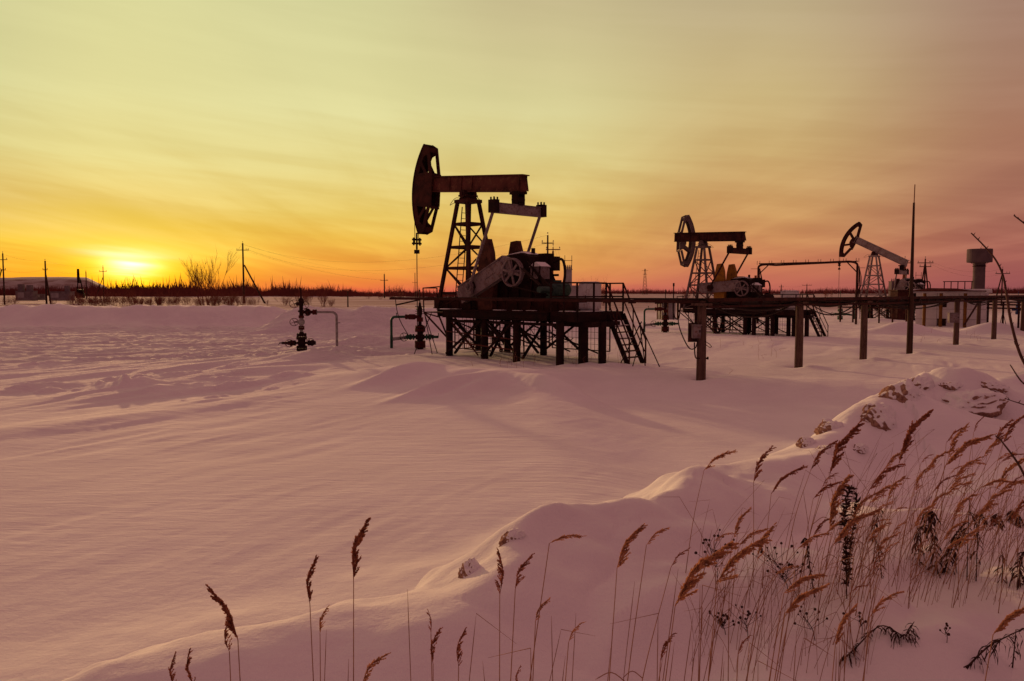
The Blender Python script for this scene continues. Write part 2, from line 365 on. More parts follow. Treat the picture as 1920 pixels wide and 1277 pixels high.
def snow_mat():
    m = bpy.data.materials.new('snow'); m.use_nodes = True; g = NT(m.node_tree)
    b = g.n['Principled BSDF']; b.inputs['Roughness'].default_value = .9; b.inputs['Specular IOR Level'].default_value = .03
    tc = g.new('ShaderNodeTexCoord'); P = tc.outputs['Object']
    n = g.noise(P, .35, 5, .6)
    sp = g.new('ShaderNodeSeparateXYZ'); g.l.new(P, sp.inputs[0])
    # dimmer light on the far field, painted into the snow colour as brown patches
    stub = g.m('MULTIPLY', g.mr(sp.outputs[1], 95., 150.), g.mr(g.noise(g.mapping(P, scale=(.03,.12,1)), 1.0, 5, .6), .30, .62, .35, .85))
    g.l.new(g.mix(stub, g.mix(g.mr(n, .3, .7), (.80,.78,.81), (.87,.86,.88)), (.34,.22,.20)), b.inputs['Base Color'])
    rr = g.m('SQRT', g.m('ADD', g.m('MULTIPLY', sp.outputs[0], sp.outputs[0]), g.m('MULTIPLY', sp.outputs[1], sp.outputs[1])))
    w1 = g.noise(g.mapping(P, rot=(0,0,R(-64)), scale=(.55,2.6,1)), 1.3, 6, .6, .3)
    w2 = g.noise(g.mapping(P, rot=(0,0,R(-64)), scale=(1.2,7.,1)), 2.2, 5, .65, .2)
    pt = g.noise(P, .12, 3, .5)
    gr = g.noise(P, 90., 3, .7)
    fld = g.mr(rr, 7., 13., .18, 1.)
    e1 = g.m('MULTIPLY', g.m('MULTIPLY', w1, .05), g.m('MULTIPLY', fld, g.mr(pt, .38, .62, .25, 1.)))
    e2 = g.m('MULTIPLY', g.m('MULTIPLY', w2, .014), g.m('MULTIPLY', fld, g.mr(pt, .4, .6, 1., .4)))
    e3 = g.m('MULTIPLY', gr, g.mr(rr, 3., 14., .003, .0))
    e4 = g.m('MULTIPLY', g.noise(P, 5., 4, .5), g.mr(rr, 4., 16., .022, .0))
    rm = g.m('MULTIPLY', g.mr(sp.outputs[1], 30., 36.), g.m('MULTIPLY', g.mr(sp.outputs[1], 68., 62.), g.mr(sp.outputs[0], -3., -9.)))
    w3 = g.noise(g.mapping(P, rot=(0,0,R(-38)), scale=(.35,2.2,1)), 1.0, 8, .68, .4)
    e5 = g.m('MULTIPLY', w3, g.m('MULTIPLY', rm, .34))
    w4 = g.noise(g.mapping(P, rot=(0,0,R(-8)), scale=(.8,3.4,1)), 1.6, 7, .68, .5)
    e5 = g.m('ADD', e5, g.m('MULTIPLY', w4, g.m('MULTIPLY', fld, g.mr(rr, 18., 34., .016, .07))))
    e4 = g.m('ADD', e4, g.m('MULTIPLY', g.noise(P, 24., 5, .65), g.mr(rr, 3., 18., .007, .0)))
    e = g.m('ADD', g.m('ADD', g.m('ADD', e1, e2), e5), g.m('ADD', e3, e4))
    bn = g.new('ShaderNodeBump'); bn.inputs['Strength'].default_value = .8; bn.inputs['Distance'].default_value = 1.
    g.l.new(e, bn.inputs['Height']); g.l.new(bn.outputs[0], b.inputs['Normal'])
    MATS['snow'] = m
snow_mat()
mat('snow_cap', (.84,.83,.86), (.78,.77,.80), 3., .7, 0, .2, 8)

# ------------------------------------------------------------------ object helpers
def link(o, parent=None):
    COL.objects.link(o)
    if parent is not None: o.parent = parent
    return o
def tag(o, label=None, cat=None, group=None, kind=None):
    for k, v in (('label', label), ('category', cat), ('group', group), ('kind', kind)):
        if v: o[k] = v
    return o
def thing(name, label, cat, loc=(0,0,0), rz=0., scale=1., group=None):
    o = bpy.data.objects.new(name, None); o.empty_display_size = .3
    o.location = loc; o.rotation_euler = (0, 0, rz); o.scale = (scale,)*3
    link(o); return tag(o, label, cat, group)
def copy_thing(o, loc, rz=None, scale=None, label=None, group=None):
    c = o.copy(); link(c); c.location = loc
    if rz is not None: c.rotation_euler = (0, 0, rz)
    if scale is not None: c.scale = (scale,)*3 if isinstance(scale, (int, float)) else scale
    if label: c['label'] = label
    if group: c['group'] = group
    for ch in o.children:
        d = ch.copy(); link(d, c)
        for gc in ch.children:
            e = gc.copy(); link(e, d)
    return c

class MB:
    """collects shapes, builds ONE mesh object"""
    def __init__(s, M=None): s.v = []; s.f = []; s.s = []; s.M = M
    def add(s, vs, fs, smooth=False):
        k = len(s.v)
        s.v += [s.M @ Vector(p) for p in vs] if s.M is not None else [Vector(p) for p in vs]
        s.f += [tuple(i+k for i in f) for f in fs]; s.s += [smooth]*len(fs); return s
    def box(s, c, d, rot=None):
        hx, hy, hz = d[0]/2, d[1]/2, d[2]/2; c = Vector(c)
        vs = [Vector((a*hx, b*hy, e*hz)) for a in (-1,1) for b in (-1,1) for e in (-1,1)]
        if rot is not None: vs = [rot @ p for p in vs]
        return s.add([c+p for p in vs], [(0,1,3,2),(4,6,7,5),(0,4,5,1),(2,3,7,6),(0,2,6,4),(1,5,7,3)])
    def bar(s, p, q, w, h=None, up=(0,0,1)):
        p, q = Vector(p), Vector(q); h = h or w
        t = (q-p).normalized(); u = Vector(up)
        if abs(t.dot(u)) > .98: u = Vector((1,0,0))
        a = t.cross(u).normalized(); b = a.cross(t).normalized()
        vs = [o+a*(i*w/2)+b*(j*h/2) for o in (p, q) for i, j in ((-1,-1),(1,-1),(1,1),(-1,1))]
        return s.add(vs, [(3,2,1,0),(4,5,6,7),(0,1,5,4),(1,2,6,5),(2,3,7,6),(3,0,4,7)])
    def tube(s, pts, r, n=8, caps=True):
        pts = [Vector(p) for p in pts]; m = len(pts)
        rs = [r]*m if isinstance(r, (int, float)) else r
        vs = []; ref = None
        for i, p in enumerate(pts):
            t = (pts[min(i+1, m-1)]-pts[max(i-1, 0)])
            t = t.normalized() if t.length > 1e-9 else Vector((0,0,1))
            if ref is None:
                ref = Vector((0,0,1)) if abs(t.z) < .9 else Vector((1,0,0))
                a = t.cross(ref).normalized()
            else:
                a = (a-t*a.dot(t)); a = a.normalized() if a.length > 1e-6 else t.orthogonal().normalized()
            b = t.cross(a)
            vs += [p+(a*math.cos(2*math.pi*k/n)+b*math.sin(2*math.pi*k/n))*rs[i] for k in range(n)]
        fs = [(i*n+k, i*n+(k+1)%n, (i+1)*n+(k+1)%n, (i+1)*n+k) for i in range(m-1) for k in range(n)]
        s.add(vs, fs, True)
        if caps and n > 2:
            s.add(vs[:n], [tuple(range(n-1,-1,-1))]); s.add(vs[-n:], [tuple(range(n))])
        return s
    def cyl(s, p, q, r, n=14): return s.tube([p, q], r, n)
    def prism(s, poly, y0, y1, plane='xz'):
        n = len(poly)
        f = (lambda a, b, c: (a, c, b)) if plane == 'xz' else ((lambda a, b, c: (a, b, c)) if plane == 'xy' else (lambda a, b, c: (c, a, b)))
        vs = [f(a, b, y0) for a, b in poly]+[f(a, b, y1) for a, b in poly]
        return s.add(vs, [tuple(range(n)), tuple(range(2*n-1, n-1, -1))]+[(i, i+n, (i+1)%n+n, (i+1)%n) for i in range(n)])
    def lathe(s, prof, c=(0,0,0), n=16, axis='z'):
        c = Vector(c); vs = []
        for r, z in prof:
            for k in range(n):
                a = 2*math.pi*k/n; p = (r*math.cos(a), r*math.sin(a), z)
                if axis == 'x': p = (p[2], p[0], p[1])
                if axis == 'y': p = (p[1], p[2], p[0])
                vs.append(c+Vector(p))
        m = len(prof)
        fs = [(i*n+k, i*n+(k+1)%n, (i+1)*n+(k+1)%n, (i+1)*n+k) for i in range(m-1) for k in range(n)]
        s.add(vs, fs, False); s.add(vs[:n], [tuple(range(n-1,-1,-1))]); s.add(vs[-n:], [tuple(range(n))]); return s
    def ring(s, c, R_, r, n=22, axis='y', m=6):
        c = Vector(c); vs = []
        for k in range(n):
            a = 2*math.pi*k/n
            for j in range(m):
                b = 2*math.pi*j/m; rr = R_+r*math.cos(b); p = (rr*math.cos(a), r*math.sin(b), rr*math.sin(a))
                if axis == 'x': p = (p[1], p[0], p[2])
                if axis == 'z': p = (p[0], p[2], p[1])
                vs.append(c+Vector(p))
        return s.add(vs, [(k*m+j, k*m+(j+1)%m, ((k+1)%n)*m+(j+1)%m, ((k+1)%n)*m+j) for k in range(n) for j in range(m)], True)
    def build(s, name, m, parent=None):
        me = bpy.data.meshes.new(name); me.from_pydata([tuple(p) for p in s.v], [], s.f)
        me.polygons.foreach_set('use_smooth', s.s); me.materials.append(MATS[m] if isinstance(m, str) else m)
        me.update(); return link(bpy.data.objects.new(name, me), parent)
def curve_pts(P, n=12):
    """smooth curve through a list of points (Catmull-Rom)"""
    P = [Vector(p) for p in P]; Q = [P[0]*2-P[1]]+P+[P[-1]*2-P[-2]]; out = []
    for i in range(1, len(Q)-2):
        for k in range(n):
            t = k/n; a, b, c, d = Q[i-1], Q[i], Q[i+1], Q[i+2]
            out.append(.5*((2*b)+(c-a)*t+(2*a-5*b+4*c-d)*t*t+(3*b-a-3*c+d)*t**3))
    return out+[P[-1]]
def sag(p, q, s, n=14):
    p, q = Vector(p), Vector(q)
    return [p.lerp(q, i/n)-Vector((0,0,4*s*(i/n)*(1-i/n))) for i in range(n+1)]

# ------------------------------------------------------------------ setting: snow, hill, far wood
def build_ground():
    th = np.concatenate([np.arange(-180, -48, 4.), np.arange(-48, -35, .6), np.arange(-35, 35, .115), np.arange(35, 48, .6), np.arange(48, 180, 4.)])
    rr = np.concatenate([[0.15, .4, .7], np.exp(np.arange(math.log(1.), math.log(22.), .0075)), np.exp(np.arange(math.log(22.), math.log(75.), .0045)), np.exp(np.arange(math.log(75.), math.log(130.), .012)), np.exp(np.arange(math.log(130.), math.log(1900.), .04))])
    T, RR = np.meshgrid(np.radians(th), rr); nt, nr = len(th), len(rr)
    X = RR*np.sin(T); Y = RR*np.cos(T); Z = hgt(X.ravel(), Y.ravel()).reshape(X.shape)
    co = np.stack([X, Y, Z], -1).reshape(-1, 3)
    i = np.arange(nr-1)[:, None]*nt; j = np.arange(nt)[None, :]; j2 = (j+1) % nt
    q = np.stack([i+j, i+j2, i+nt+j2, i+nt+j], -1).reshape(-1, 4)[:, ::-1]
    c0 = len(co); co = np.vstack([co, [[0, 0, H1(0, 0)]]])
    tri = np.stack([np.arange(nt), np.full(nt, c0), (np.arange(nt)+1) % nt], -1)
    me = bpy.data.meshes.new('snow_ground')
    nq, ntri = len(q), len(tri)
    me.vertices.add(len(co)); me.vertices.foreach_set('co', co.ravel())
    me.loops.add(nq*4+ntri*3); me.loops.foreach_set('vertex_index', np.concatenate([q.ravel(), tri[:, ::-1].ravel()]).astype(np.int32))
    me.polygons.add(nq+ntri)
    me.polygons.foreach_set('loop_start', np.concatenate([np.arange(nq)*4, nq*4+np.arange(ntri)*3]).astype(np.int32))
    me.update(calc_edges=True); me.polygons.foreach_set('use_smooth', [True]*(nq+ntri)); me.validate()
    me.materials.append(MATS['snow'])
    tag(link(bpy.data.objects.new('snow_ground', me)), kind='structure')
build_ground()
def build_hill():
    nx, ny = 120, 24; vs = []; fs = []
    for j in range(ny+1):
        for i in range(nx+1):
            px = -420+i/nx*640; d = 760+j/ny*240
            w = math.sin(math.pi*j/ny)**.7
            prof = float(np.interp(px, [-420,-100,0,120,165,200,222], [25,22,20,21,20,10,0]))
            x = (px-960)/F*d
            vs.append((x, d, -1+w*(prof+1.2*float(fbm(x/40, d/40, 4, 3)))))
    for j in range(ny):
        for i in range(nx): fs.append((j*(nx+1)+i, j*(nx+1)+i+1, (j+1)*(nx+1)+i+1, (j+1)*(nx+1)+i))
    tag(MB().add(vs, fs, True).build('hill', mat('hill_snow', (.42,.36,.38), (.22,.13,.12), .05, .95)), kind='structure')
build_hill()
def build_wood():
    mb = MB(); rnd = random.Random(3)
    def broom(x, y, z, h, n, w):
        for k in range(n):
            a = rnd.gauss(0, .22); hh = h*rnd.uniform(.45, 1.); x0 = x+rnd.uniform(-.5,.5)*w; z0 = z+rnd.uniform(-.3,.35)*h*.5
            dx = a*hh; yy = y+rnd.uniform(-1,1); t = h*.028+.05
            mb.v += [Vector((x0-t, yy, z0)), Vector((x0+t, yy+.1, z0)), Vector((x0+dx, yy, z0+hh))]
            L = len(mb.v); mb.f.append((L-3, L-2, L-1)); mb.s.append(False)
    for k in range(2600):
        px = rnd.uniform(150, 1080); d = rnd.uniform(430, 620)
        hpx = float(np.interp(px, [150,230,300,400,500,600,680,760,900,1080], [20,17,20,24,18,16,14,11,8,7]))*rnd.uniform(.5, 1.05)*(1.7 if rnd.random() < .07 else 1.)*(1+.9*float(vn(px/38, d/90, 8)))
        base = H1((px-960)/F*d, d)-.4; h = hpx*d/F
        broom((px-960)/F*d, d, base, h, 12, h*.8)
    for k in range(2200):
        px = rnd.uniform(-300, 320); d = rnd.uniform(520, 720); h = rnd.uniform(4, 8.5)
        broom((px-960)/F*d, d, .2, h, 8, h)
    for k in range(2600):
        px = rnd.uniform(900, 2300); d = rnd.uniform(1050, 1500); h = rnd.uniform(8, 12)+4*float(vn(px/60, 0, 5))
        broom((px-960)/F*d, d, -1., max(h, 4), 9, h*1.8)
    tag(mb.build('far_wood', 'wood_far'), 'low leafless reddish brown wood along the horizon beyond the snow field', 'wood', kind='stuff')
build_wood()


# ------------------------------------------------------------------ pumping units
def build_pump(name, label, loc, rz, sc, tilt, crank_a, pal, folded=False, rod_to=None):
    """local +X points to the horse head, +Y to the camera side, z=0 on the platform deck"""
    t = thing(name, label, 'pumpjack', loc, rz, sc, 'pumpjacks standing on raised steel platforms')
    ZB = 5.58; ta = R(tilt)
    B = Matrix.Translation((0, 0, ZB)) @ Matrix.Rotation(-ta, 4, 'Y')        # beam frame: bearing at origin
    # base skid
    m = MB()
    for y in (-.72, .72):
        m.box((-2.45, y, .45), (8.3, .14, .03)).box((-2.45, y, .03), (8.3, .14, .04)).box((-2.45, y, .24), (8.3, .04, .38))
        for k in range(11): m.box((1.4-.78*k, y, .24), (.025, .12, .37))
    for x in (1.6, .2, -1.4, -2.9, -4.4, -5.6, -6.5): m.box((x, 0, .23), (.14, 1.36, .36))
    for x in (-2.6, -4.9): m.box((x, .80, .36), (.07, .05, .30)).cyl((x, .80, .16), (x, .80, .60), .03, 6)
    m.build('skid_frame', pal['skid'], t)
    MB().box((-5.9, 0, .475), (1.1, 1.2, .03)).build('snow_patch', 'snow_cap', t); MB().box((-1.9, .55, .475), (1.1, .35, .02)).build('snow_patch', 'snow_cap', t); MB().box((.5, .2, .475), (.9, .7, .02)).build('snow_patch', 'snow_cap', t)
    # tower
    tw, bw, zt = .34, .92, 5.1
    def leg(sx, sy, z): k = z/zt; return Vector((sx*(bw+.25+(tw-bw-.25)*k), sy*(bw+(tw-bw)*k), z))
    m = MB()
    for sx in (-1, 1):
        for sy in (-1, 1):
            a, b = leg(sx, sy, 0), leg(sx, sy, zt)
            m.bar(a, b, .17, .05, (sx, 0, 0)).bar(a+Vector((0, sy*.07, 0)), b+Vector((0, sy*.07, 0)), .05, .17, (sx, 0, 0))
            m.bar(a, b, .10, .13, (sx, 0, 0))
    for z in (.75, 1.95, 2.95, 4.05):
        for sy in (-1, 1): m.bar(leg(-1, sy, z), leg(1, sy, z), .06, .13)
        for sx in (-1, 1): m.bar(leg(sx, -1, z), leg(sx, 1, z), .06, .13)
    for i, (a, b) in enumerate(((.05,.75),(.75,1.95),(1.95,2.95),(2.95,4.05))):
        for sy in (-1, 1):
            e = 1 if i % 2 else -1
            m.bar(leg(-e, sy, a), leg(e, sy, b), .075, .05)
        for sx in (-1, 1):
            e = sx*(1 if i % 2 else -1)
            m.bar(leg(sx, -e, a), leg(sx, e, b), .075, .05)
    m.box((0, 0, zt+.03), (.98, .92, .16)).box((0, 0, zt+.16), (.62, .60, .10))
    tower = m.build('tower', pal['tower'], t)
    m = MB()
    for yy in (-.2, .2):
        m.bar((1.02-.05, yy-.15, .0), (.42-.05, yy-.15, 4.9), .04, .03)
    for k in range(17):
        z = .3+.27*k; x = .97-.6*(z/4.9)
        m.bar((x, -.35, z), (x, .05, z), .025)
    m.build('ladder', pal['tower'], t)
    # bearing
    m = MB().box((0, 0, ZB-.24), (.5, .62, .16))
    for y in (-.3, .3): m.cyl((0, y-.1, ZB-.10), (0, y+.1, ZB-.10), .19, 16).box((0, y, ZB-.19), (.55, .17, .08))
    m.cyl((0, -.45, ZB-.10), (0, .45, ZB-.10), .09, 12)
    for s in (-1, 1): m.tube(curve_pts([(s*.3, .1, ZB-.3), (s*.7, .2, ZB-.25), (s*1.1, .2, ZB-.55), (s*.8, .25, ZB-.5), (s*.4, .2, ZB-.45)], 5), .013, 5)
    m.build('saddle_bearing', pal['head'], t)
    # walking beam (I section)
    m = MB(B); x0, x1, hb = -3.75, 2.75, .74
    m.box(((x0+x1)/2, 0, .02), (x1-x0, .40, .04)).box(((x0+x1)/2, 0, hb), (x1-x0+.12, .44, .05))
    for y in (-.13, .13): m.box(((x0+x1)/2, y, hb/2), (x1-x0, .03, hb-.06))
    for x in (-.42, .34, -3.55, 2.55, 1.2): m.box((x, 0, hb/2), (.05, .38, hb-.06))
    m.prism([(x0, .05), (x0-.12, .04), (x0+.05, hb-.03), (x0+.2, hb-.03)], -.17, .17)
    m.box((-.04, 0, hb/2), (.62, .30, hb-.08))
    m.build('walking_beam', pal['beam'], t)
    # horse head
    HB = B if not folded else B @ Matrix.Translation((2.5, -.62, 0)) @ Matrix.Rotation(R(-folded), 4, 'Z') @ Matrix.Translation((-2.75, 0, 0))
    m = MB(HB); cz = .02; RA = 3.95; a0, a1 = R(-33), R(36); n = 18
    arc = [(RA*math.cos(a0+(a1-a0)*k/n), cz+RA*math.sin(a0+(a1-a0)*k/n)) for k in range(n+1)]
    arci = [((RA-.34)*math.cos(a0+(a1-a0)*k/n), cz+(RA-.34)*math.sin(a0+(a1-a0)*k/n)) for k in range(n+1)]
    bt, bb = Vector((2.55, 0, cz+.72)), Vector((2.60, 0, cz-.72))
    hw = .16 if pal.get('open') == 2 else .27
    for y in (-hw, hw):
        ya, yb = y-.02, y+.02
        for k in range(n): m.prism([arc[k], arc[k+1], arci[k+1], arci[k]], ya, yb)
        top, bot = Vector((arci[-1][0]-.05, y, arci[-1][1])), Vector((arci[0][0]-.05, y, arci[0][1]))
        m.bar(top, (bt.x, y, bt.z), .06, .20, (1,0,0)); m.bar(bot, (bb.x, y, bb.z), .06, .20, (1,0,0))
        if pal.get('open'):
            m.prism([(2.42, cz+.75), (2.42, cz-.75), (2.75, cz-.62), (3.05, cz-.2), (3.05, cz+.2), (2.75, cz+.62)], ya-.004, yb+.004)
            for a in (13, -13): m.bar((2.8, y, cz+.3*(1 if a > 0 else -1)), ((RA-.2)*math.cos(R(a)), y, cz+(RA-.2)*math.sin(R(a))), .035, .20, (1,0,0))
        else:
            m.prism([(2.42, cz+.85), (2.42, cz-.72), (2.9, cz-.80), (3.74, cz-.72), (3.74, cz+.85), (2.9, cz+.95)], ya-.004, yb+.004)
        for e in (() if pal.get('open') else (1, -1)):
            m.bar((2.9, y, cz+e*.8), (3.42, y, cz+e*1.45), .03, .16, (1,0,0))
        m.prism([(arc[-1][0], arc[-1][1]+.02), (arci[-1][0]-.16, arci[-1][1]+.03), (arci[-1][0]-.12, arci[-1][1]-.26), (arci[-3][0], arci[-3][1])], ya-.003, yb+.003)
        m.prism([(arc[0][0], arc[0][1]-.02), (arci[0][0]-.16, arci[0][1]-.03), (arci[0][0]-.10, arci[0][1]+.24), (arci[2][0], arci[2][1])], ya-.003, yb+.003)
    m.build('horse_head', pal['head'], t)
    head = t.children[-1]
    m = MB(HB)
    for k in range(n):
        (xa, za), (xb, zb_) = arc[k], arc[k+1]
        m.add([(xa,-hw-.05,za),(xa,hw+.05,za),(xb,hw+.05,zb_),(xb,-hw-.05,zb_),(xa-.05,-hw-.05,za),(xa-.05,hw+.05,za),(xb-.05,hw+.05,zb_),(xb-.05,-hw-.05,zb_)],
              [(0,1,2,3),(7,6,5,4),(0,4,5,1),(3,2,6,7),(0,3,7,4),(1,5,6,2)])
    m.build('face_plate', pal['head'], head)
    for e, q in ((1, -1), (-1, 0)): MB(HB).box((arci[q][0]-.1, 0, arci[q][1]-e*.08), (.05, hw*2, .22)).build('cross_plate', pal['head'], head)
    for e in (1, -1): MB(HB).box((2.45, 0, cz+e*.8), (.06, hw*2, .12)).build('cross_plate', pal['head'], head)
    # bridle + polished rod
    if rod_to is not None:
        tp = B @ Vector((RA*math.cos(-ta)+.02, 0, cz+RA*math.sin(-ta)))
        lo = B @ Vector((arc[0][0]+.02, 0, arc[0][1]))
        xr = tp.x; zc = rod_to['clamp']
        m = MB()
        for y in (-.12, .12):
            pts = [B @ Vector((RA*math.cos(a)+.03, y, cz+RA*math.sin(a))) for a in np.linspace(a1*.9, -ta, 12)]
            m.tube(pts+[Vector((xr, y, zc))], .018, 5)
        m.build('bridle', 'cable_black', t)
        m = MB().box((xr, 0, zc), (.16, .52, .09)).box((xr, 0, zc+.2), (.14, .52, .09)).box((xr, 0, zc-.42), (.2, .2, .2)).cyl((xr, 0, zc-.3), (xr, 0, zc+.55), .05, 8)
        for y in (-.2, .2): m.cyl((xr, y, zc-.1), (xr, y, zc+.3), .045, 8)
        m.build('carrier_bar', 'steel_black', t)
        MB().cyl((xr, 0, rod_to['z']), (xr, 0, zc-.3), .024, 8).build('polished_rod', 'steel_black', t)
    # equalizer
    E = B @ Vector((-3.38, 0, 0)); ez = E.z-.80; L = 1.62
    m = MB().box((E.x, 0, ez), (.24, 2*L-.3, .40)).box((E.x, 0, ez+.21), (.32, 2*L-.3, .03)).box((E.x, 0, ez-.21), (.32, 2*L-.3, .03))
    m.build('equalizer', pal.get('eq', pal['grey']), t)
    m = MB().cyl((E.x, -.24, ez+.45), (E.x, .24, ez+.45), .20, 14).box((E.x, 0, E.z-.06), (.62, .5, .10)).box((E.x, .22, ez+.52), (.34, .07, .60)).box((E.x, -.22, ez+.52), (.34, .07, .60)).box((E.x, 0, ez+.24), (.36, .3, .1))
    m.build('tail_bearing', 'steel_black', t)
    # gearbox etc.
    S = Vector((-3.55, 0, 1.84))
    ca = R(crank_a); cd = Vector((math.cos(ca), 0, math.sin(ca))); cn = Vector((-cd.z, 0, cd.x))
    pin = S+cd*1.95
    for sy in (1, -1):
        y = sy*1.22
        m = MB(); C = Matrix.Translation(S) @ Matrix.Rotation(-ca, 4, 'Y')
        m.M = C
        m.prism([(-.5, -.36), (2.75, -.40), (2.95, -.30), (2.95, .34), (2.75, .40), (-.35, .46), (-.62, .2)], y-.12, y+.12)
        m.box((1.3, y, .40), (3.2, .32, .05)).box((1.3, y, -.39), (3.2, .32, .05)).box((3.0, y, 0), (.10, .26, .46))
        m.cyl((0, y-.2, 0), (0, y+.22, 0), .30, 16)
        for x in (.55, .95, 1.35): m.cyl((x, y-.14, .1), (x, y+.14, .1), .08, 8)
        m.prism([(.35, -.05), (1.05, -.05), (.98, .08), (.42, .08)], y+.05, y+.15)
        cr = m.build('crank', pal['grey'], t)
        MB(C).cyl((1.95, y-.3*sy, 0), (1.95, y+.42*sy, 0), .15, 12).box((1.95, y+.2*sy, 0), (.46, .08, .30)).build('crank_pin', 'steel_black', cr)
        # counterweight: tall tapered slab bolted across the crank
        c0 = S+cd*1.35
        yw = sy*.93
        m = MB().prism([(c0.x-.52, c0.z-.1), (c0.x+.50, c0.z-.1), (c0.x+.42, c0.z+1.1), (c0.x+.24, c0.z+1.86), (c0.x-.16, c0.z+1.90), (c0.x-.36, c0.z+1.3)], yw-.15, yw+.15)
        m.box((c0.x, yw, c0.z+.5), (1.02, .36, .09))
        m.prism([(c0.x-.46, c0.z-1.3), (c0.x+.46, c0.z-1.3), (c0.x+.52, c0.z-.1), (c0.x-.52, c0.z-.1)], yw-.155, yw+.155)
        m.cyl((c0.x-.05, yw-.18, c0.z+1.05), (c0.x-.05, yw+.18, c0.z+1.05), .07, 8)
        m.build('counterweight', pal['weight'], t)
        # pitman arm
        e0 = Vector((E.x, sy*(L-.12), ez)); p0 = Vector((pin.x, sy*1.52, pin.z))
        m = MB().tube([p0, e0], .072, 10).cyl((p0.x, p0.y-.12, p0.z), (p0.x, p0.y+.12, p0.z), .21, 14).box((p0.x, p0.y, p0.z-.22), (.32, .16, .2))
        m.build('pitman_arm', pal['pit'], t)
        m = MB().box((e0.x, e0.y+sy*.02, ez+.06), (.40, .30, .56))
        for q in (-.1, .1): m.cyl((e0.x+q, e0.y+.1, ez+.3), (e0.x+q, e0.y+.1, ez+.46), .04, 6).cyl((e0.x+q, e0.y-.1, ez+.3), (e0.x+q, e0.y-.1, ez+.46), .04, 6)
        m.build('end_bearing', 'steel_black', t)
    m = MB().prism([(-2.55, .48), (-5.3, .48), (-5.35, .9), (-5.1, 1.35), (-4.75, 1.95), (-4.55, 2.36), (-4.1, 2.52), (-3.0, 2.42), (-2.7, 2.0), (-2.55, 1.2)], -.58, .58)
    for y in (-.60, .60):
        m.box((-3.95, y, 1.55), (2.6, .08, .10)); m.cyl((S.x, y-.14, S.z), (S.x, y+.14, S.z), .42, 16); m.cyl((-4.55, y-.1, 1.5), (-4.55, y+.1, 1.5), .26, 14)
        for x in (-2.75, -3.3, -4.0, -4.8): m.box((x, y, .95), (.06, .1, .9))
    m.box((-3.6, .1, 2.55), (.5, .4, .14)).cyl((-4.2, -.1, 2.45), (-4.2, -.1, 2.75), .09, 8)
    m.box((-4.75, -.35, 2.25), (.5, .5, .5)).box((-5.15, -.45, 2.05), (.35, .35, .62))
    m.build('gearbox', 'steel_black', t)
    gb = t.children[-1]
    MB().prism([(-4.35, 2.47), (-3.95, 2.60), (-3.2, 2.50), (-3.0, 2.44), (-4.1, 2.535)], -.4, .4).build('snow_patch', 'snow_cap', gb)
    m = MB().box((-5.1, .42, 1.62), (.62, .55, .50)).box((-5.1, .42, 1.88), (.70, .62, .04)); m.build('brake_housing', 'grey_worn', t)
    bh = t.children[-1]
    MB().prism([(-5.45, 1.905), (-4.75, 1.905), (-4.92, 2.02), (-5.12, 2.10), (-5.3, 2.0)], .12, .72).build('snow_patch', 'snow_cap', bh)
    # big sheave with six spokes
    sc_, sy_ = Vector((-4.36, 1.42, 1.64)), 1.42
    m = MB().ring(sc_, .58, .05, 30, 'y', 8).ring(sc_-Vector((0, .1, 0)), .58, .055, 30, 'y', 8)
    for k in range(6):
        a = k*math.pi/3+.25; m.bar(sc_+Vector((math.cos(a)*.08, 0, math.sin(a)*.08)), sc_+Vector((math.cos(a)*.56, 0, math.sin(a)*.56)), .09, .05, (0,1,0))
    m.cyl(sc_+Vector((0, -.85, 0)), sc_+Vector((0, .1, 0)), .12, 14).cyl(sc_+Vector((0, .0, 0)), sc_+Vector((0, .08, 0)), .16, 14)
    m.build('sheave', pal['grey'], t)
    m = MB()
    for dy in (.02, -.10):
        for a in (70, -115):
            m.bar(sc_+Vector((-math.sin(R(a))*.0+math.cos(R(a+20))*.6, dy, math.sin(R(a+20))*.6)), (-6.0+.16*math.cos(R(a+20)), sy_+dy, .92+.16*math.sin(R(a+20))), .05, .03)
    m.prism([(-4.9, 1.9), (-4.7, 2.15), (-6.2, .95), (-6.1, .7)], .80, .84)
    m.build('drive_belt', 'cable_black', t)
    m = MB().lathe([(.05,-.62),(.24,-.60),(.31,-.5),(.31,.35),(.27,.5),(.1,.55)], (-6.0, .25, .90), 18, 'y').box((-6.0, .25, .56), (.6, .9, .14)).box((-6.0, .3, 1.24), (.22, .3, .14)).cyl((-6.0, .7, .9), (-6.0, 1.45, .9), .14, 12)
    for k in range(10):
        a = k*math.pi/5; m.box((-6.0+.32*math.cos(a), .2, .9+.32*math.sin(a)), (.03, .75, .03))
    m.build('electric_motor', pal['motor'], t)
    m = MB().bar((-4.9, .85, .5), (-5.2, .9, 2.2), .05).bar((-5.3, .9, .5), (-5.55, .9, 1.9), .05).tube(curve_pts([(-5.2, -.3, 2.1), (-5.75, -.3, 2.2), (-5.9, -.3, 1.5), (-5.6, -.3, .6)], 6), .06, 8)
    m.build('brake_lever', 'steel_black', t)
    return t

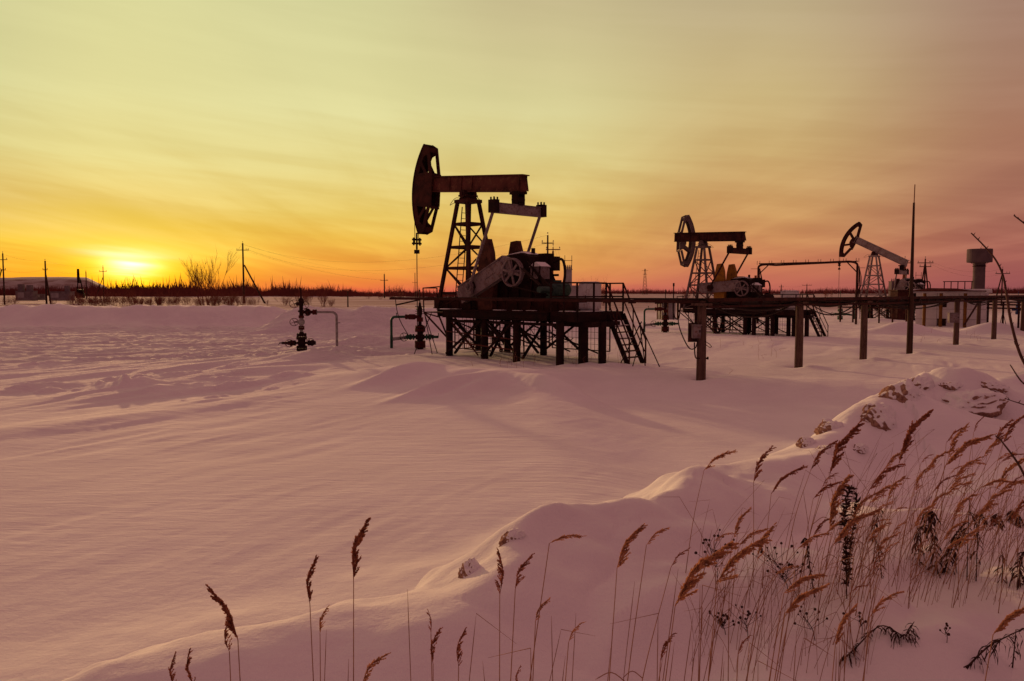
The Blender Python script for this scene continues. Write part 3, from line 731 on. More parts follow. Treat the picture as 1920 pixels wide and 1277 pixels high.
def build_platform(name, label, loc, rz, sc, hz, ext=0., bracing=True, cage=True, piles=None):
    """steel deck on piles; local frame as the pump on it, deck at z=0, ground at z=-hz"""
    t = thing(name, label, 'platform', loc, rz, sc, 'raised platforms carrying the pumpjacks')
    xe = -6.7
    m = MB()
    for y in (-1.72, -.8, .8, 1.72):
        xh = -.15 if y > 1 else 1.35; m.box(((xh+xe)/2, y, -.19), (xh-xe, .05, .30)).box(((xh+xe)/2, y, -.035), (xh-xe, .18, .03)).box(((xh+xe)/2, y, -.35), (xh-xe, .18, .03))
    for k in range(8): m.box((1.25-k*1.12, 0 if k > 1 else -.45, -.19), (.12, 3.4 if k > 1 else 2.5, .28))
    m.build('deck_beam', 'steel_black', t)
    m = MB()
    for y, xh in ((-1.25, 1.3), (1.25, -.15)): m.box(((xh+xe)/2, y, -.008), (xh-xe, .9, .016))
    for k in range(34):
        m.box((-.22-k*.19, 1.25, .006), (.03, .88, .012))
    m.build('deck_plate', 'rust_dark', t)
    rr = random.Random(int(loc[0]*10))
    for k in range(15):
        MB().box((-.5-k*.48+rr.uniform(-.2,.2), rr.choice((-1.3, 1.45, 1.1)), .02), (rr.uniform(.2,.6), rr.uniform(.1,.35), rr.uniform(.012,.05))).build('snow_patch', 'snow_cap', t)
    piles = piles or [(-.45,1.6),(-2.85,1.6),(-4.85,1.6),(-7.4,1.7),(1.05,-1.6),(-1.05,-1.6),(-3.45,-1.6),(-5.85,-1.6)]
    for x, y in piles:
        m = MB().cyl((x, y, -hz-.25), (x, y, -.34), .165, 14).box((x, y, -.345), (.4, .4, .03))
        m.build('pile', 'steel_black', t)
    if bracing:
        def X(a, b):
            m = MB(); zl, zh = -hz+.12, -.45
            n = Vector((b[1]-a[1], a[0]-b[0], 0)).normalized()*.19
            for o in (n,):
                m.bar(Vector((*a, zl))+o, Vector((*b, zh))+o, .11, .07).bar(Vector((*a, zh))-o, Vector((*b, zl))-o, .11, .07)
            m.build('cross_brace', 'steel_black', t)
        P = piles
        for i, j in ((0,1),(1,2),(4,5),(5,6),(6,7)): X(P[i], P[j])
        X((P[0][0], 1.5), (P[4][0], -1.5)); X((P[1][0], 1.5), (P[5][0], -1.5)); X((P[2][0], 1.5), (P[6][0], -1.5))
        for i, j in ((0,3),(4,7)): MB().bar((P[i][0], P[i][1], -.52), (P[j][0], P[i][1], -.52), .09, .12).build('tie_beam', 'steel_black', t)
        m = MB()     # ladder leaning under the deck
        for y in (.62, 1.02): m.bar((-.3, y+.55, -.35), (-2.6, y+.75, -hz+.15), .05, .05)
        for k in range(8):
            f = (k+.5)/8; m.bar((-.3-2.3*f, 1.17+.2*f, -.35-(hz-.5)*f), (-.3-2.3*f, 1.57+.2*f, -.35-(hz-.5)*f), .04)
        m.build('access_ladder', 'rust_beam', t)
    if cage:
        def panel(a, b, z0, z1, nx, nz):
            m = MB(); a = Vector((*a, 0)); b = Vector((*b, 0))
            for z in (z0, z1): m.bar(a+Vector((0,0,z)), b+Vector((0,0,z)), .045)
            for p in (a, b): m.bar(p+Vector((0,0,z0)), p+Vector((0,0,z1)), .045)
            for k in range(1, nx): p = a.lerp(b, k/nx); m.bar(p+Vector((0,0,z0)), p+Vector((0,0,z1)), .014)
            for k in range(1, nz): z = z0+(z1-z0)*k/nz; m.bar(a+Vector((0,0,z)), b+Vector((0,0,z)), .014)
            m.build('mesh_panel', 'rust_dark', t)
        yb = -2.05
        for xa, xb in ((1.9,.4),(.2,-1.5),(-1.7,-3.4),(-3.6,-5.3),(-5.5,-7.0)): panel((xa, yb), (xb, yb), -hz+.35, -.45, 7, 5)
        panel((-.7, .9), (-2.6, .9), -hz+.3, -.5, 6, 5); panel((-3.1, .9), (-4.6, .9), -hz+.3, -.5, 5, 5)
        panel((1.7, -1.9), (1.7, -.6), -hz+.1, -.35, 5, 5)
    rw = random.Random(int(loc[1]*7))
    for k in range(5):
        xa = rw.uniform(-7, 0); xb = xa+rw.uniform(-2.5, -1); ya = rw.uniform(1.0, 1.75); z = rw.uniform(-.5, -.9)
        MB().tube(sag((xa, ya, z), (xb, ya-.1, z-rw.uniform(-.2,.3)), rw.uniform(.2, .7), 10), .016, 5).build('hanging_cable', 'cable_black', t)
    if cage:
        for k in range(4):
            x0 = -.6-1.6*k; MB().bar((x0, 1.35, -.55), (x0-1.5, -1.35, -hz+.3), .06, .06).build('cross_brace', 'steel_black', t)
        for z in (-1.0, -1.45): MB().bar((-.45, 1.78, z), (-4.85, 1.78, z-.2), .035, .05).build('tie_rod', 'rust_beam', t)
    # service deck at the tail end with railings and a steep stair
    sx0, sx1 = -6.72, -8.12-ext; yA, yB = -1.5, 1.5
    m = MB().box(((sx0+sx1)/2, 0, -.01), (sx0-sx1, yB-yA, .02))
    for y in (yA, yB): m.box(((sx0+sx1)/2, y, -.20), (sx0-sx1, .06, .38))
    for x in (sx0+.05, sx1): m.box((x, 0, -.20), (.06, yB-yA-.08, .37))
    m.box((sx1+.1, .1, -.50), (.9, 1.9, .22)).box(((sx0+sx1)/2, .9, -.50), (sx0-sx1, .2, .20))
    m.build('service_deck', 'steel_black', t)
    MB().box((sx1+.35, .2, .02), (.4, 1.1, .03)).build('snow_patch', 'snow_cap', t); MB().box((sx1+.5, -.8, .02), (.3, .7, .02)).build('snow_patch', 'snow_cap', t); MB().box((sx0-.5, 1.1, .02), (.5, .4, .03)).build('snow_patch', 'snow_cap', t)
    for x, y in ((-8.45-ext, .30), (-7.9-ext*.7, .78), (-7.6-ext*.4, .55)):
        MB().cyl((x, y, -hz-.25), (x, y, -.40), .165, 14).build('pile', 'steel_black', t)
    m = MB(); zr, zm = 1.18, .62
    pts = [(sx0, yB), (sx1, yB), (sx1, -.35)]
    for (a, b) in ((pts[0], pts[1]), (pts[1], pts[2])):
        for z in (zr, zm): m.bar((*a, z), (*b, z), .06, .06)
    for p in ((sx0, yB), ((sx0+sx1)/2, yB), (sx1, yB), (sx1, .45), (sx1, -.35)): m.bar((*p, 0), (*p, zr), .06, .06, (1,0,0))
    m.build('railing', 'steel_black', t); m = MB()
    for z in (zr, zm): m.bar((sx1, yA, z), (sx0, yA, z), .06, .06)
    for p in ((sx1, yA), ((sx0+sx1)/2, yA), (sx0, yA)): m.bar((*p, 0), (*p, zr), .06, .06, (1,0,0))
    m.build('railing', 'steel_black', t)
    run = 1.05; xs0, xs1 = sx1-.03, sx1-.03-run
    m = MB()
    for y in (-1.46, -.42): m.bar((xs0, y, -.12), (xs1, y, -hz), .06, .2, (1,0,.3))
    m.build('stair_stringer', 'steel_black', t)
    m = MB()
    for k in range(7):
        f = (k+.9)/8; m.box((xs0-run*f, -.94, -.12-(hz-.12)*f), (.26, 1.0, .035))
    m.build('stair_tread', 'rust_dark', t)
    MB().box((xs0-run*.24, -.94, -.12-(hz-.12)*.24+.035), (.2, .9, .03)).build('snow_patch', 'snow_cap', t); MB().box((xs0-run*.49, -.9, -.12-(hz-.12)*.49+.03), (.2, .8, .02)).build('snow_patch', 'snow_cap', t)
    m = MB()
    for y in (-1.5, -.38):
        m.bar((sx1, y, zr), (xs1-.1, y, -hz+1.0), .05, .05).bar((sx1, y, zm-.1), (xs1-.05, y, -hz+.5), .04, .04)
        m.bar((xs1-.1, y, -hz-.1), (xs1-.1, y, -hz+1.05), .05, .05, (1,0,0)); m.bar((xs0-.5, y, -hz*.5-.1), (xs0-.5, y, zr-1.1), .04, .04, (1,0,0))
    m.build('stair_rail', 'rust_dark', t)
    # landing and rail at the head end
    m = MB()
    m.box((.6, 1.25, -.15), (1.5, .9, .05))
    for y in (.85, 1.68): m.bar((1.3, y, -.18), (-.35, 1.6, -1.35), .06, .06).bar((1.3, y, -.18), (.2, y, -.36), .05, .05)
    for p in ((1.32, .82), (1.32, 1.68)): m.bar((*p, -.18), (p[0]+.06, p[1], 1.0), .045, .045, (1,0,0))
    m.bar((1.38, .82, 1.0), (1.38, 1.68, 1.0), .045).bar((1.38, 1.68, 1.0), (.1, 1.74, 1.06), .05).bar((1.35, 1.68, .42), (.1, 1.74, .44), .035).bar((1.35, .82, .42), (1.35, 1.68, .42), .035)
    m.build('landing', 'rust_dark', t)
    return t, sx0, sx1

PAL1 = dict(skid='rust_dark', tower='rust_dark', beam='rust_beam', head='rust_dark', grey='grey_worn', weight='brown_weight', pit='grey_worn', motor='motor_green')
PAL2 = dict(skid='rust_dark', tower='tower_grey', beam='rust_dark', head='tower_grey', grey='grey_worn', weight='yellow_paint', pit='rust_dark', motor='steel_black', open=1, eq='rust_dark')
PAL3 = dict(skid='rust_dark', tower='white_worn', beam='white_worn', head='rust_dark', grey='white_worn', weight='rust_dark', pit='white_worn', motor='steel_black', open=2)
def frame(W, sc): return (W[0]+.7071*3.75*sc, W[1]-.7071*3.75*sc)
W1, W2, W3 = (-4.75, 41.1), (11.2, 58.5), (35.4, 86.)
S2, S3 = .84, .92
RZ = R(135)
def cab(loc, rz, label, w=.86, d=.42, h=1.08):
    t = thing('control_cabinet', label, 'control cabinet', loc, rz, 1., 'control cabinets on the pump platforms')
    MB().box((0, 0, h/2+.08), (w, d, h)).box((0, 0, h+.1), (w+.05, d+.06, .03)).box((0, 0, .04), (w-.1, d-.1, .08)).build('body', 'cabinet_grey', t)
    m = MB()
    for x in (-w*.245, w*.245): m.box((x, d/2+.01, h/2+.08), (w*.46, .015, h-.1))
    m.build('door', 'cabinet_grey', t)
    MB().box((.05, d/2+.035, h*.55), (.03, .03, .14)).build('handle', 'steel_black', t.children[-1])
    MB().box((0, 0, h+.135), (w*.8, d*.8, .04)).build('snow_patch', 'snow_cap', t)
    return t
def to_local(W, s, x, y, z, sc):
    fx, fy = frame(W, sc); c, n = math.cos(RZ), math.sin(RZ)
    return (fx+sc*(c*x-n*y), fy+sc*(n*x+c*y), z)
DZ1 = 2.1
fx, fy = frame(W1, 1.)
pl, sx0, sx1 = build_platform('pump_platform', 'largest dark steel pump platform on piles with stair, nearest to the camera', (fx, fy, DZ1), RZ, 1., 2.15, 0.)
build_pump('pumpjack', 'largest rusty dark pumpjack with level beam, nearest to the camera', (fx, fy, DZ1+.004), RZ, 1., 5.0, -24, PAL1, rod_to=dict(clamp=3.3, z=-.9))
cx, cy, cz = to_local(W1, 1, -7.3, -.3, DZ1+.01, 1.)
cab((cx, cy, cz), RZ, 'pale grey control cabinet on the nearest pump platform')
fx, fy = frame(W2, S2)
build_platform('pump_platform', 'middle dark steel pump platform with yellow counterweights above it', (fx, fy, S2*2.1), RZ, S2, 2.2, .8,
               piles=[(-.45,1.6),(-2.2,1.6),(-4.85,1.6),(-7.2,1.7),(1.05,-1.6),(-1.05,-1.6),(-3.45,-1.6),(-5.85,-1.6),(-5.6,1.6),(-6.6,1.4)])
build_pump('pumpjack', 'middle pumpjack with yellow counterweights and head folded aside behind its beam', (fx, fy, S2*2.1+.004), RZ, S2, 2.0, -3, PAL2, folded=117)
cx, cy, cz = to_local(W2, 1, -7.6, -.2, S2*2.1+.01, S2)
cab((cx, cy, cz), RZ, 'pale grey control cabinet on the middle pump platform', 1.05, .45, 1.1)
fx, fy = frame(W3, S3)
build_platform('pump_platform', 'farthest pump platform of the three on the right, under the pale tower', (fx, fy, S3*2.1), RZ, S3, 2.2, 0.)
build_pump('pumpjack', 'white pumpjack with tilted beam and dark raised head, farthest right', (fx, fy, S3*2.1+.004), RZ, S3, 27., -62, PAL3, rod_to=dict(clamp=4.2, z=-.6))

# ------------------------------------------------------------------ wellheads
def flange(m, c, r, h, n=16):
    m.lathe([(r*.7,-h/2),(r,-h/2),(r,h/2),(r*.7,h/2)], c, n)
    for k in range(8):
        a = k*math.pi/4; m.cyl((c[0]+r*.86*math.cos(a), c[1]+r*.86*math.sin(a), c[2]-h*.8), (c[0]+r*.86*math.cos(a), c[1]+r*.86*math.sin(a), c[2]+h*.8), r*.10, 5)
def wheel(t, c, r, axis, m_='red_paint'):
    m = MB().ring(c, r, .016, 22, axis, 6)
    for k in range(4):
        a = k*math.pi/2+.4; d = Vector((math.cos(a), 0, math.sin(a)))*r if axis == 'y' else Vector((0, math.cos(a), math.sin(a)))*r
        m.bar(Vector(c), Vector(c)+d, .02)
    return m.build('hand_wheel', m_, t)
def xmas_tree():
    b = onz(566, 660, 0.); b.z = H1(b.x, b.y)-.02
    t = thing('wellhead', 'tall wellhead with four hand wheels and a bent pipe, at left on its own', 'wellhead', b, R(4)); t.scale = (.95, 1, .87)
    m = MB(); flange(m, (0,0,.10), .27, .16); flange(m, (0,0,.27), .27, .10); m.lathe([(.18,.3),(.19,.35),(.19,.72),(.17,.75)], (0,0,0))
    flange(m, (0,0,.78), .27, .12); flange(m, (0,0,.95), .25, .12); m.lathe([(.20,.98),(.13,1.05),(.09,1.12)], (0,0,0))
    m.build('casing_head', 'steel_black', t)
    m = MB()
    for s, L in ((-1, 1.0), (1, .66)):
        m.cyl((s*.15, 0, .50), (s*L, 0, .50), .07, 10); m.lathe([(.15,-.05),(.15,.05)], (s*.36, 0, .5), 12, 'x'); m.lathe([(.13,-.09),(.17,-.03),(.17,.03),(.13,.09)], (s*.52, 0, .5), 12, 'x'); m.lathe([(.11,-.04),(.11,.04)], (s*.66, 0, .5), 12, 'x')
    m.cyl((-1.12, 0, .5), (-.95, 0, .5), .03, 8).bar((-1.18, 0, .4), (-1.08, 0, .52), .03)
    m.build('side_valve', 'steel_black', t)
    wheel(t, (-.58, -.22, .5), .20, 'y'); wheel(t, (.40, .2, .55), .19, 'y')
    MB().lathe([(.09,1.1),(.09,1.24)], (0,0,0)).lathe([(.085,1.42),(.10,1.5),(.17,1.62),(.17,1.74),(.10,1.84),(.09,1.95)], (0,0,0)).build('pale_valve', 'pipe_grey', t)
    m = MB(); flange(m, (0,0,1.30), .15, .09); flange(m, (0,0,1.40), .15, .07); m.build('red_flange', 'red_paint', t)
    m = MB(); flange(m, (0,0,1.96), .14, .10); m.build('red_flange', 'red_paint', t)
    wheel(t, (-.36, -.05, 1.67), .21, 'y')
    MB().cyl((-.36, 0, 1.67), (-.05, 0, 1.67), .035, 8).build('valve_stem', 'red_paint', t)
    m = MB().lathe([(.10,2.0),(.10,2.2),(.17,2.24),(.17,2.3),(.10,2.34),(.10,2.6),(.13,2.66),(.13,2.82),(.16,2.86),(.10,2.98),(.05,3.02),(.035,3.1),(.03,3.55)], (0,0,0))
    m.box((-.14, 0, 2.68), (.2, .16, .2)); m.cyl((-.36, 0, 2.68), (0, 0, 2.68), .03, 8)
    m.build('upper_valve', 'steel_black', t)
    wheel(t, (-.35, -.05, 2.68), .22, 'y'); wheel(t, (.16, .16, 2.62), .2, 'y')
    m = MB().cyl((.08, 0, 2.22), (.7, 0, 2.22), .09, 10).lathe([(.13,-.12),(.19,-.05),(.19,.05),(.13,.12)], (.32, 0, 2.22), 14, 'x').box((.32, 0, 2.22), (.16, .28, .30))
    m.build('outlet_valve', 'steel_black', t); wheel(t, (.34, -.26, 2.22), .2, 'y')
    MB().lathe([(.15,-.10),(.15,-.02),(.12,-.02),(.12,.02),(.15,.02),(.15,.10)], (.68, 0, 2.22), 14, 'x').build('red_flange', 'red_paint', t)
    m = MB().tube([(.72,0,2.22)]+curve_pts([(1.4,0,2.22),(1.62,0,2.20),(1.76,0,2.06),(1.78,0,1.85)], 6)+[(1.78,0,-.15)], .065, 12).box((1.88, 0, 1.62), (.14, .06, .05))
    m.build('flow_pipe', 'pipe_grey', t)
xmas_tree()
def rod_wellhead(loc, rz, label, sc=1., body='steel_black', pipe='green_paint', red='red_paint', flip=-1, rod=True):
    t = thing('wellhead', label, 'wellhead', loc, rz, sc)
    m = MB(); m.lathe([(.16,-.1),(.16,.35),(.15,1.25)], (0,0,0)); m.box((0, 0, .62), (.44, .3, .26)); m.cyl((0,0,1.2),(0,0,1.75),.09,12)
    m.lathe([(.05,1.7),(.10,1.72),(.13,1.9),(.12,2.1),(.07,2.25),(.05,2.4)], (0,0,0))
    for z in (1.82, 1.95, 2.05, 2.2): m.cyl((-.26+.08*random.random(), 0, z), (.24, .05, z), .018, 6)
    if rod: m.cyl((0,0,2.3),(0,0,3.05),.028,8)
    m.build('casing_head', body, t)
    m = MB(); flange(m, (0,0,.17), .28, .16); flange(m, (0,0,.34), .28, .12); m.build('red_flange', red, t)
    m = MB(); flange(m, (0,0,.98), .27, .13); flange(m, (0,0,1.14), .25, .09); m.build('red_flange', red, t)
    MB().box((0,0,1.52), (.3,.26,.22)).build('red_block', red, t)
    m = MB()
    for s, L in ((1, .95), (-1, .75)):
        m.cyl((s*.1, 0, .62), (s*L, 0, .62), .07, 10); m.lathe([(.15,-.04),(.15,.04)], (s*.34, 0, .62), 12, 'x'); m.lathe([(.12,-.08),(.16,0),(.12,.08)], (s*.5, 0, .62), 12, 'x'); m.lathe([(.11,-.04),(.11,.04)], (s*.66, 0, .62), 12, 'x')
    m.bar((.95, 0, .62), (.95, 0, .82), .03)
    m.build('side_valve', pipe if pipe != 'pipe_grey' else body, t)
    wheel(t, (-.82, -.05, .62), .21, 'y', 'steel_black')
    m = MB().cyl((0, 0, 1.66), (flip*.5, 0, 1.66), .09, 10).lathe([(.10,-.2),(.14,-.15),(.14,.15),(.10,.2)], (flip*.42, 0, 1.66), 12, 'x').lathe([(.13,-.06),(.13,.06)], (flip*.70, 0, 1.66), 12, 'x')
    m.build('outlet_valve', red if body == 'steel_black' else pipe, t)
    m = MB().tube([(flip*.7,0,1.66)]+curve_pts([(flip*1.2,0,1.66),(flip*1.36,0,1.64),(flip*1.47,0,1.52),(flip*1.48,0,1.35)], 6)+[(flip*1.48,0,.65)], .065, 12).cyl((flip*1.2, 0, 1.66), (flip*1.2, 0, 1.85), .02, 6).box((flip*1.2, 0, 1.85), (.08, .03, .03))
    m.tube([(flip*1.48,0,.7),(flip*1.48,0,-.2)], .075, 10)
    m.build('flow_pipe', pipe, t)
    MB().tube([(flip*1.48,.05,.5),(flip*.6,.05,.60)], .09, 10).build('lagged_pipe', 'pipe_grey' if body == 'steel_black' else pipe, t)
    return t
w = Vector((W1[0], W1[1], 0)); w.z = H1(w.x, w.y)
rod_wellhead(w, R(0), 'wellhead under the horse head of the nearest pumpjack, its rod hanging into it', 1.)
w = onz(1247, 622, 0.1); w.z = H1(w.x, w.y)
rod_wellhead(w, 0, 'wellhead with green pipes beside the stair of the nearest platform', 1.0, 'steel_black', 'green_paint')
w = onz(1575, 598, 0.1); w.z = H1(w.x, w.y)
rod_wellhead(w, 0, 'green wellhead below the tilted white pumpjack', 1.0, 'green_paint', 'green_paint', 'green_paint', 1)
w = onz(1908, 588, 0.1); w.z = H1(w.x, w.y)
rod_wellhead(w, 0, 'blue wellhead at the right edge beyond the posts', 1.0, 'blue_paint', 'blue_paint', 'blue_paint', 1)

# stakes leaning together
def stakes(px, d, label, rods):
    b = at(px, 660, d); t = thing('leaning_stake_frame', label, 'stakes', (b.x, b.y, 0))
    for (x0, y0, x1, y1, dd) in rods:
        p, q = at(x0, y0, d+dd), at(x1, y1, d-dd); p.z = min(p.z, H1(p.x, p.y))-.1
        MB().tube([p-b+Vector((0,0,b.z)), q-b+Vector((0,0,b.z))], .022, 6).build('rod', 'steel_black', t)
stakes(805, 38.5, 'thin crossed steel rods leaning by the wellhead under the nearest pumpjack', [(822,664,797,592,.5),(811,661,796,587,-.5),(775,662,809,587,.2)])
stakes(1205, 31.5, 'thin crossed steel rods leaning at the foot of the stair', [(1157,690,1203,603,.4),(1184,690,1210,605,-.4),(1211,690,1200,612,.3),(1240,690,1199,605,-.2)])

stakes(1881, 62., 'thin tripod of rods standing far right beyond the posts', [(1873,603,1882,577,.5),(1880,605,1881,577,-.4),(1889,607,1879,577,.2)])
def pipe_rack(px0, px1, y, d0, d1, label, n):
    a, b = at(px0, y, d0), at(px1, y, d1); b.z = a.z
    t = thing('pipe_rack', label, 'pipe rack', (0, 0, 0))
    for o in (0, .22, .5): MB().tube([a+Vector((0,-o*.3,-o)), b+Vector((0,-o*.3,-o))], .07, 6).build('pipe', 'rust_dark', t)
    for k in range(n):
        c = a.lerp(b, (k+.3)/n); MB().tube([(c.x, c.y+.1, H1(c.x, c.y)-.2), (c.x, c.y+.1, a.z+.05)], .08, 7).build('post', 'rust_dark', t)
pipe_rack(1570, 1720, 566, 76, 71, 'low rusty pipe rack between the cable portal and the building', 6)
pipe_rack(1846, 1965, 566, 66, 62, 'low rusty pipe rack at the far right beyond the low building', 4)
# ------------------------------------------------------------------ cable trestle on posts
TZ = 2.62
def post(t, px, pb, r, z1=TZ, dark=False, name='post', m_='wood_post', zadd=0):
    b = onz(px, pb, 0.); b.z = H1(b.x, b.y)
    p = MB().tube([b-Vector((0,0,.4)), Vector((b.x+.01, b.y, z1*.5)), Vector((b.x, b.y, z1))], [r*1.08, r, r*.95], 14).build(name, m_, t)
    return b
POSTS = [(1314,712,.15),(1497,688,.15),(1618,677,.14),(1792,647,.14),(1863,635,.14)]
t = thing('cable_trestle', 'long low cable tray on wooden posts crossing the snow in front of the platforms', 'cable tray', (0, 0, 0))
PB = [post(t, *p) for p in POSTS]
p0 = PB[0]; endL = Vector((-5.75, 38.4, 0)); endR = PB[-1]+(PB[-1]-PB[-2])*3.2
m = MB()
nodes = [endL, p0]
d0 = (p0-endL).normalized(); n0 = Vector((-d0.y, d0.x, 0))
for o in (-.16, .16): m.bar(endL+n0*o+Vector((0,0,TZ-.02)), p0+n0*o+Vector((0,0,TZ+.02)), .06, .10)
for k in range(15):
    c = endL.lerp(p0, (k+.5)/15); m.bar(c-n0*.2+Vector((0,0,TZ-.05)), c+n0*.2+Vector((0,0,TZ-.05)), .05, .04)
chain = [p0]+PB[1:]+[endR]
for a, b in zip(chain[:-1], chain[1:]):
    a = Vector((a.x, a.y, 0)); b = Vector((b.x, b.y, 0)); d1 = (b-a).normalized(); n1 = Vector((-d1.y, d1.x, 0))
    for o in (-.25, .25): m.bar(a+n1*o+Vector((0,0,TZ-.20)), b+n1*o+Vector((0,0,TZ-.20)), .04, .07)
    for o in (-.25, .25): m.bar(a+n1*o+Vector((0,0,TZ+.02)), b+n1*o+Vector((0,0,TZ+.02)), .05, .12)
    L = (b-a).length; k = int(L/1.3)
    for i in range(k):
        c = a.lerp(b, (i+.5)/k); m.bar(c-n1*.25+Vector((0,0,TZ-.22)), c-n1*.25+Vector((0,0,TZ)), .03, .03, (1,0,0)).bar(c+n1*.25+Vector((0,0,TZ-.22)), c+n1*.25+Vector((0,0,TZ)), .03, .03, (1,0,0)).bar(c-n1*.32+Vector((0,0,TZ-.06)), c+n1*.32+Vector((0,0,TZ-.06)), .05, .05)
m.build('tray', 'rust_dark', t)
for p in chain[:-1]:
    MB().box((p.x, p.y, TZ-.12), (.5, .5, .08), Euler((0,0,R(45))).to_matrix()).build('cross_head', 'wood_post', t)
rnd = random.Random(11)
m = MB()
for j in range(17):
    for a, b in zip(chain[:-1], chain[1:]):
        a = Vector((a.x, a.y, TZ)); b = Vector((b.x, b.y, TZ)); d1 = (b-a).normalized(); n1 = Vector((-d1.y, d1.x, 0)); o = rnd.uniform(-.24, .24)
        m.tube(sag(a+n1*o+Vector((0,0,.05)), b+n1*o+Vector((0,0,.05)), rnd.uniform(.02,.42) if j < 15 else rnd.uniform(.4,.7), 18), rnd.uniform(.02,.042), 5)
for j in range(4):
    a, b = endL+Vector((0,0,TZ+.03)), Vector((p0.x, p0.y, TZ+.06)); o = n0*rnd.uniform(-.15,.15)
    k = 6
    for i in range(k): m.tube(sag(a.lerp(b, i/k)+o, a.lerp(b, (i+1)/k)+o, rnd.uniform(.0,.06), 8), .03, 6)
m.build('cable', 'cable_black', t)
# strut and hanging cable at the left end, hanging loops
MB().bar(at(742,572,38.4), at(787,562,38.9), .07).build('strut', 'rust_dark', t)
for P, r in (([at(741,560,38.4), at(745,585,38.3), at(752,605,38.6), at(766,629,40.2)], .02),
             ([at(1262,563,28.2), at(1263,590,28), at(1272,598,27.6), at(1276,575,27.6)], .022),
             ([at(1272,565,27.8), at(1273,610,27.4), at(1290,650,26.9), at(1303,653,26.4), at(1308,640,26.3)], .02),
             ([at(1302,642,26.25), at(1303,665,26.2), at(1306,672,26.2), at(1312,672,26.2)], .022),
             ([at(1322,640,26.2), at(1330,645,26.2), at(1334,650,26.2), at(1330,651,26.2), at(1323,646,26.2)], .012),
             ([at(1725,558,38), at(1730,572,37), at(1745,567,37.2)], .02)):
    MB().tube(curve_pts(P, 6), r, 6).build('hanging_cable', 'cable_black', t)
MB().bar(at(1319,672,26.3), at(1328,672,26.3), .05).bar(at(1327,669,26.3), at(1327,674,26.3), .05).build('peg', 'rust_dark', t)
def box_on_post(px0, py0, px1, py1, d, label, back=True):
    a, b = at(px0, py0, d), at(px1, py1, d); w, h = b.x-a.x, a.z-b.z; c = (a+b)/2
    t = thing('switch_box', label, 'switch box', (c.x, c.y, c.z-h/2), 0)
    MB().box((0, 0, h/2), (w, .22, h)).box((0, -.02, h+.01), (w+.05, .28, .025)).box((0, -.12, h*.5), (w*.86, .015, h*.88)).build('body', 'grey_worn', t)
    MB().box((w*.32, -.14, h*.55), (.03, .03, .08)).build('handle', 'steel_black', t)
    if back:
        MB().box((-w*.22, .18, h*.42), (w*1.25, .06, h*1.5)).build('mounting_board', 'rust_dark', t)
    return t
box_on_post(1298, 610, 1313, 634, 26.15, 'small grey switch box on the board of the nearest wooden post')
box_on_post(1779, 587, 1797, 605, 43.4, 'dark switch box on the wooden post before the low building', False)
# separate posts of a second line
for px, pb, d, lab in ((1834,617,62,'wooden post with slanting strut by the right end of the low building'),(1917,625,56,'dark wooden post at the right edge of the snow pad')):
    b = at(px, pb, d); b.z = H1(b.x, b.y)
    t = thing('wooden_post', lab, 'post', b)
    MB().tube([(0,0,-.3),(0,0,2.4)], .14, 12).build('shaft', 'wood_post', t)
    MB().box((0,0,2.42),(.7,.2,.1)).build('cap', 'rust_dark', t)
    if px < 1900:
        q = at(1808, 609, d-1.5)-b; MB().bar((0,0,2.2), q, .1).build('strut', 'rust_dark', t)

# lightning mast
b = onz(1705, 665, 0.); b.z = H1(b.x, b.y); zt = at(1711, 380, b.y).z; zt2 = at(1712, 346, b.y).z
t = thing('lightning_mast', 'tall thin mast rising above everything on the right', 'mast', b)
MB().tube([(0,0,-.4),(0,0,TZ+.1),(0,0,TZ+.2),(0,0,zt-b.z)], [.14,.125,.085,.045], 12).build('mast_pole', 'pole_wood', t)
MB().tube([(0,0,zt-b.z-.6),(.02,0,zt2-b.z)], .022, 8).build('air_rod', 'pole_red', t)

# cable portal frame
t = thing('cable_portal', 'thin steel portal carrying pins and cables between two pumpjacks', 'cable portal', (0,0,0))
d = 74.; A, Bq = at(1421,560,d), at(1606,560,d-3)
zl, zr_ = at(1423,497,d).z, at(1604,492,d-3).z
for p, z in ((A, zl), (Bq, zr_)):
    MB().tube([(p.x, p.y, H1(p.x, p.y)-.3), (p.x, p.y, z-.35)], .10, 10).build('post', 'rust_dark', t)
m = MB().tube(curve_pts([(A.x, A.y, zl-.6), (A.x+.05, A.y, zl-.12), (A.x+.6, A.y, zl+.05), (A.x+1.6, A.y, zl)], 5)+curve_pts([(Bq.x-1.6, Bq.y, zr_+.04), (Bq.x-.6, Bq.y, zr_+.06), (Bq.x-.05, Bq.y, zr_-.12), (Bq.x, Bq.y, zr_-.6)], 5), .10, 8)
m.bar((A.x, A.y, zl-.9), (A.x+.9, A.y, zl-.02), .08).bar((Bq.x, Bq.y, zr_-.9), (Bq.x-.9, Bq.y, zr_), .08)
m.build('beam', 'rust_dark', t)
for i in range(9):
    f = i/8
    for o in (-.11, .11): c = A.lerp(Bq, f); MB().bar((c.x+o*1.1, c.y, zl+(zr_-zl)*f), (c.x+o*1.1, c.y, zl+(zr_-zl)*f+.38), .035).build('pin', 'rust_dark', t)
for p, s in ((A, -1), (Bq, 1)):
    for z in (zl-.35, zl-1.9): MB().bar((p.x-.1*s, p.y, z), (p.x+s*.7, p.y, z), .035).build('pin', 'rust_dark', t)
m = MB(); rnd = random.Random(5)
for p, z in ((A, zl), (Bq, zr_)):
    for k in range(5):
        o = rnd.uniform(.1,.4); m.tube(curve_pts([(p.x+.1, p.y-.1, z-.3), (p.x+o, p.y-.1, z-1.8), (p.x+rnd.uniform(-.1,.3), p.y-.1, z-3.2), (p.x+o+.2, p.y-.1, z-4.4)], 5), .03, 5)
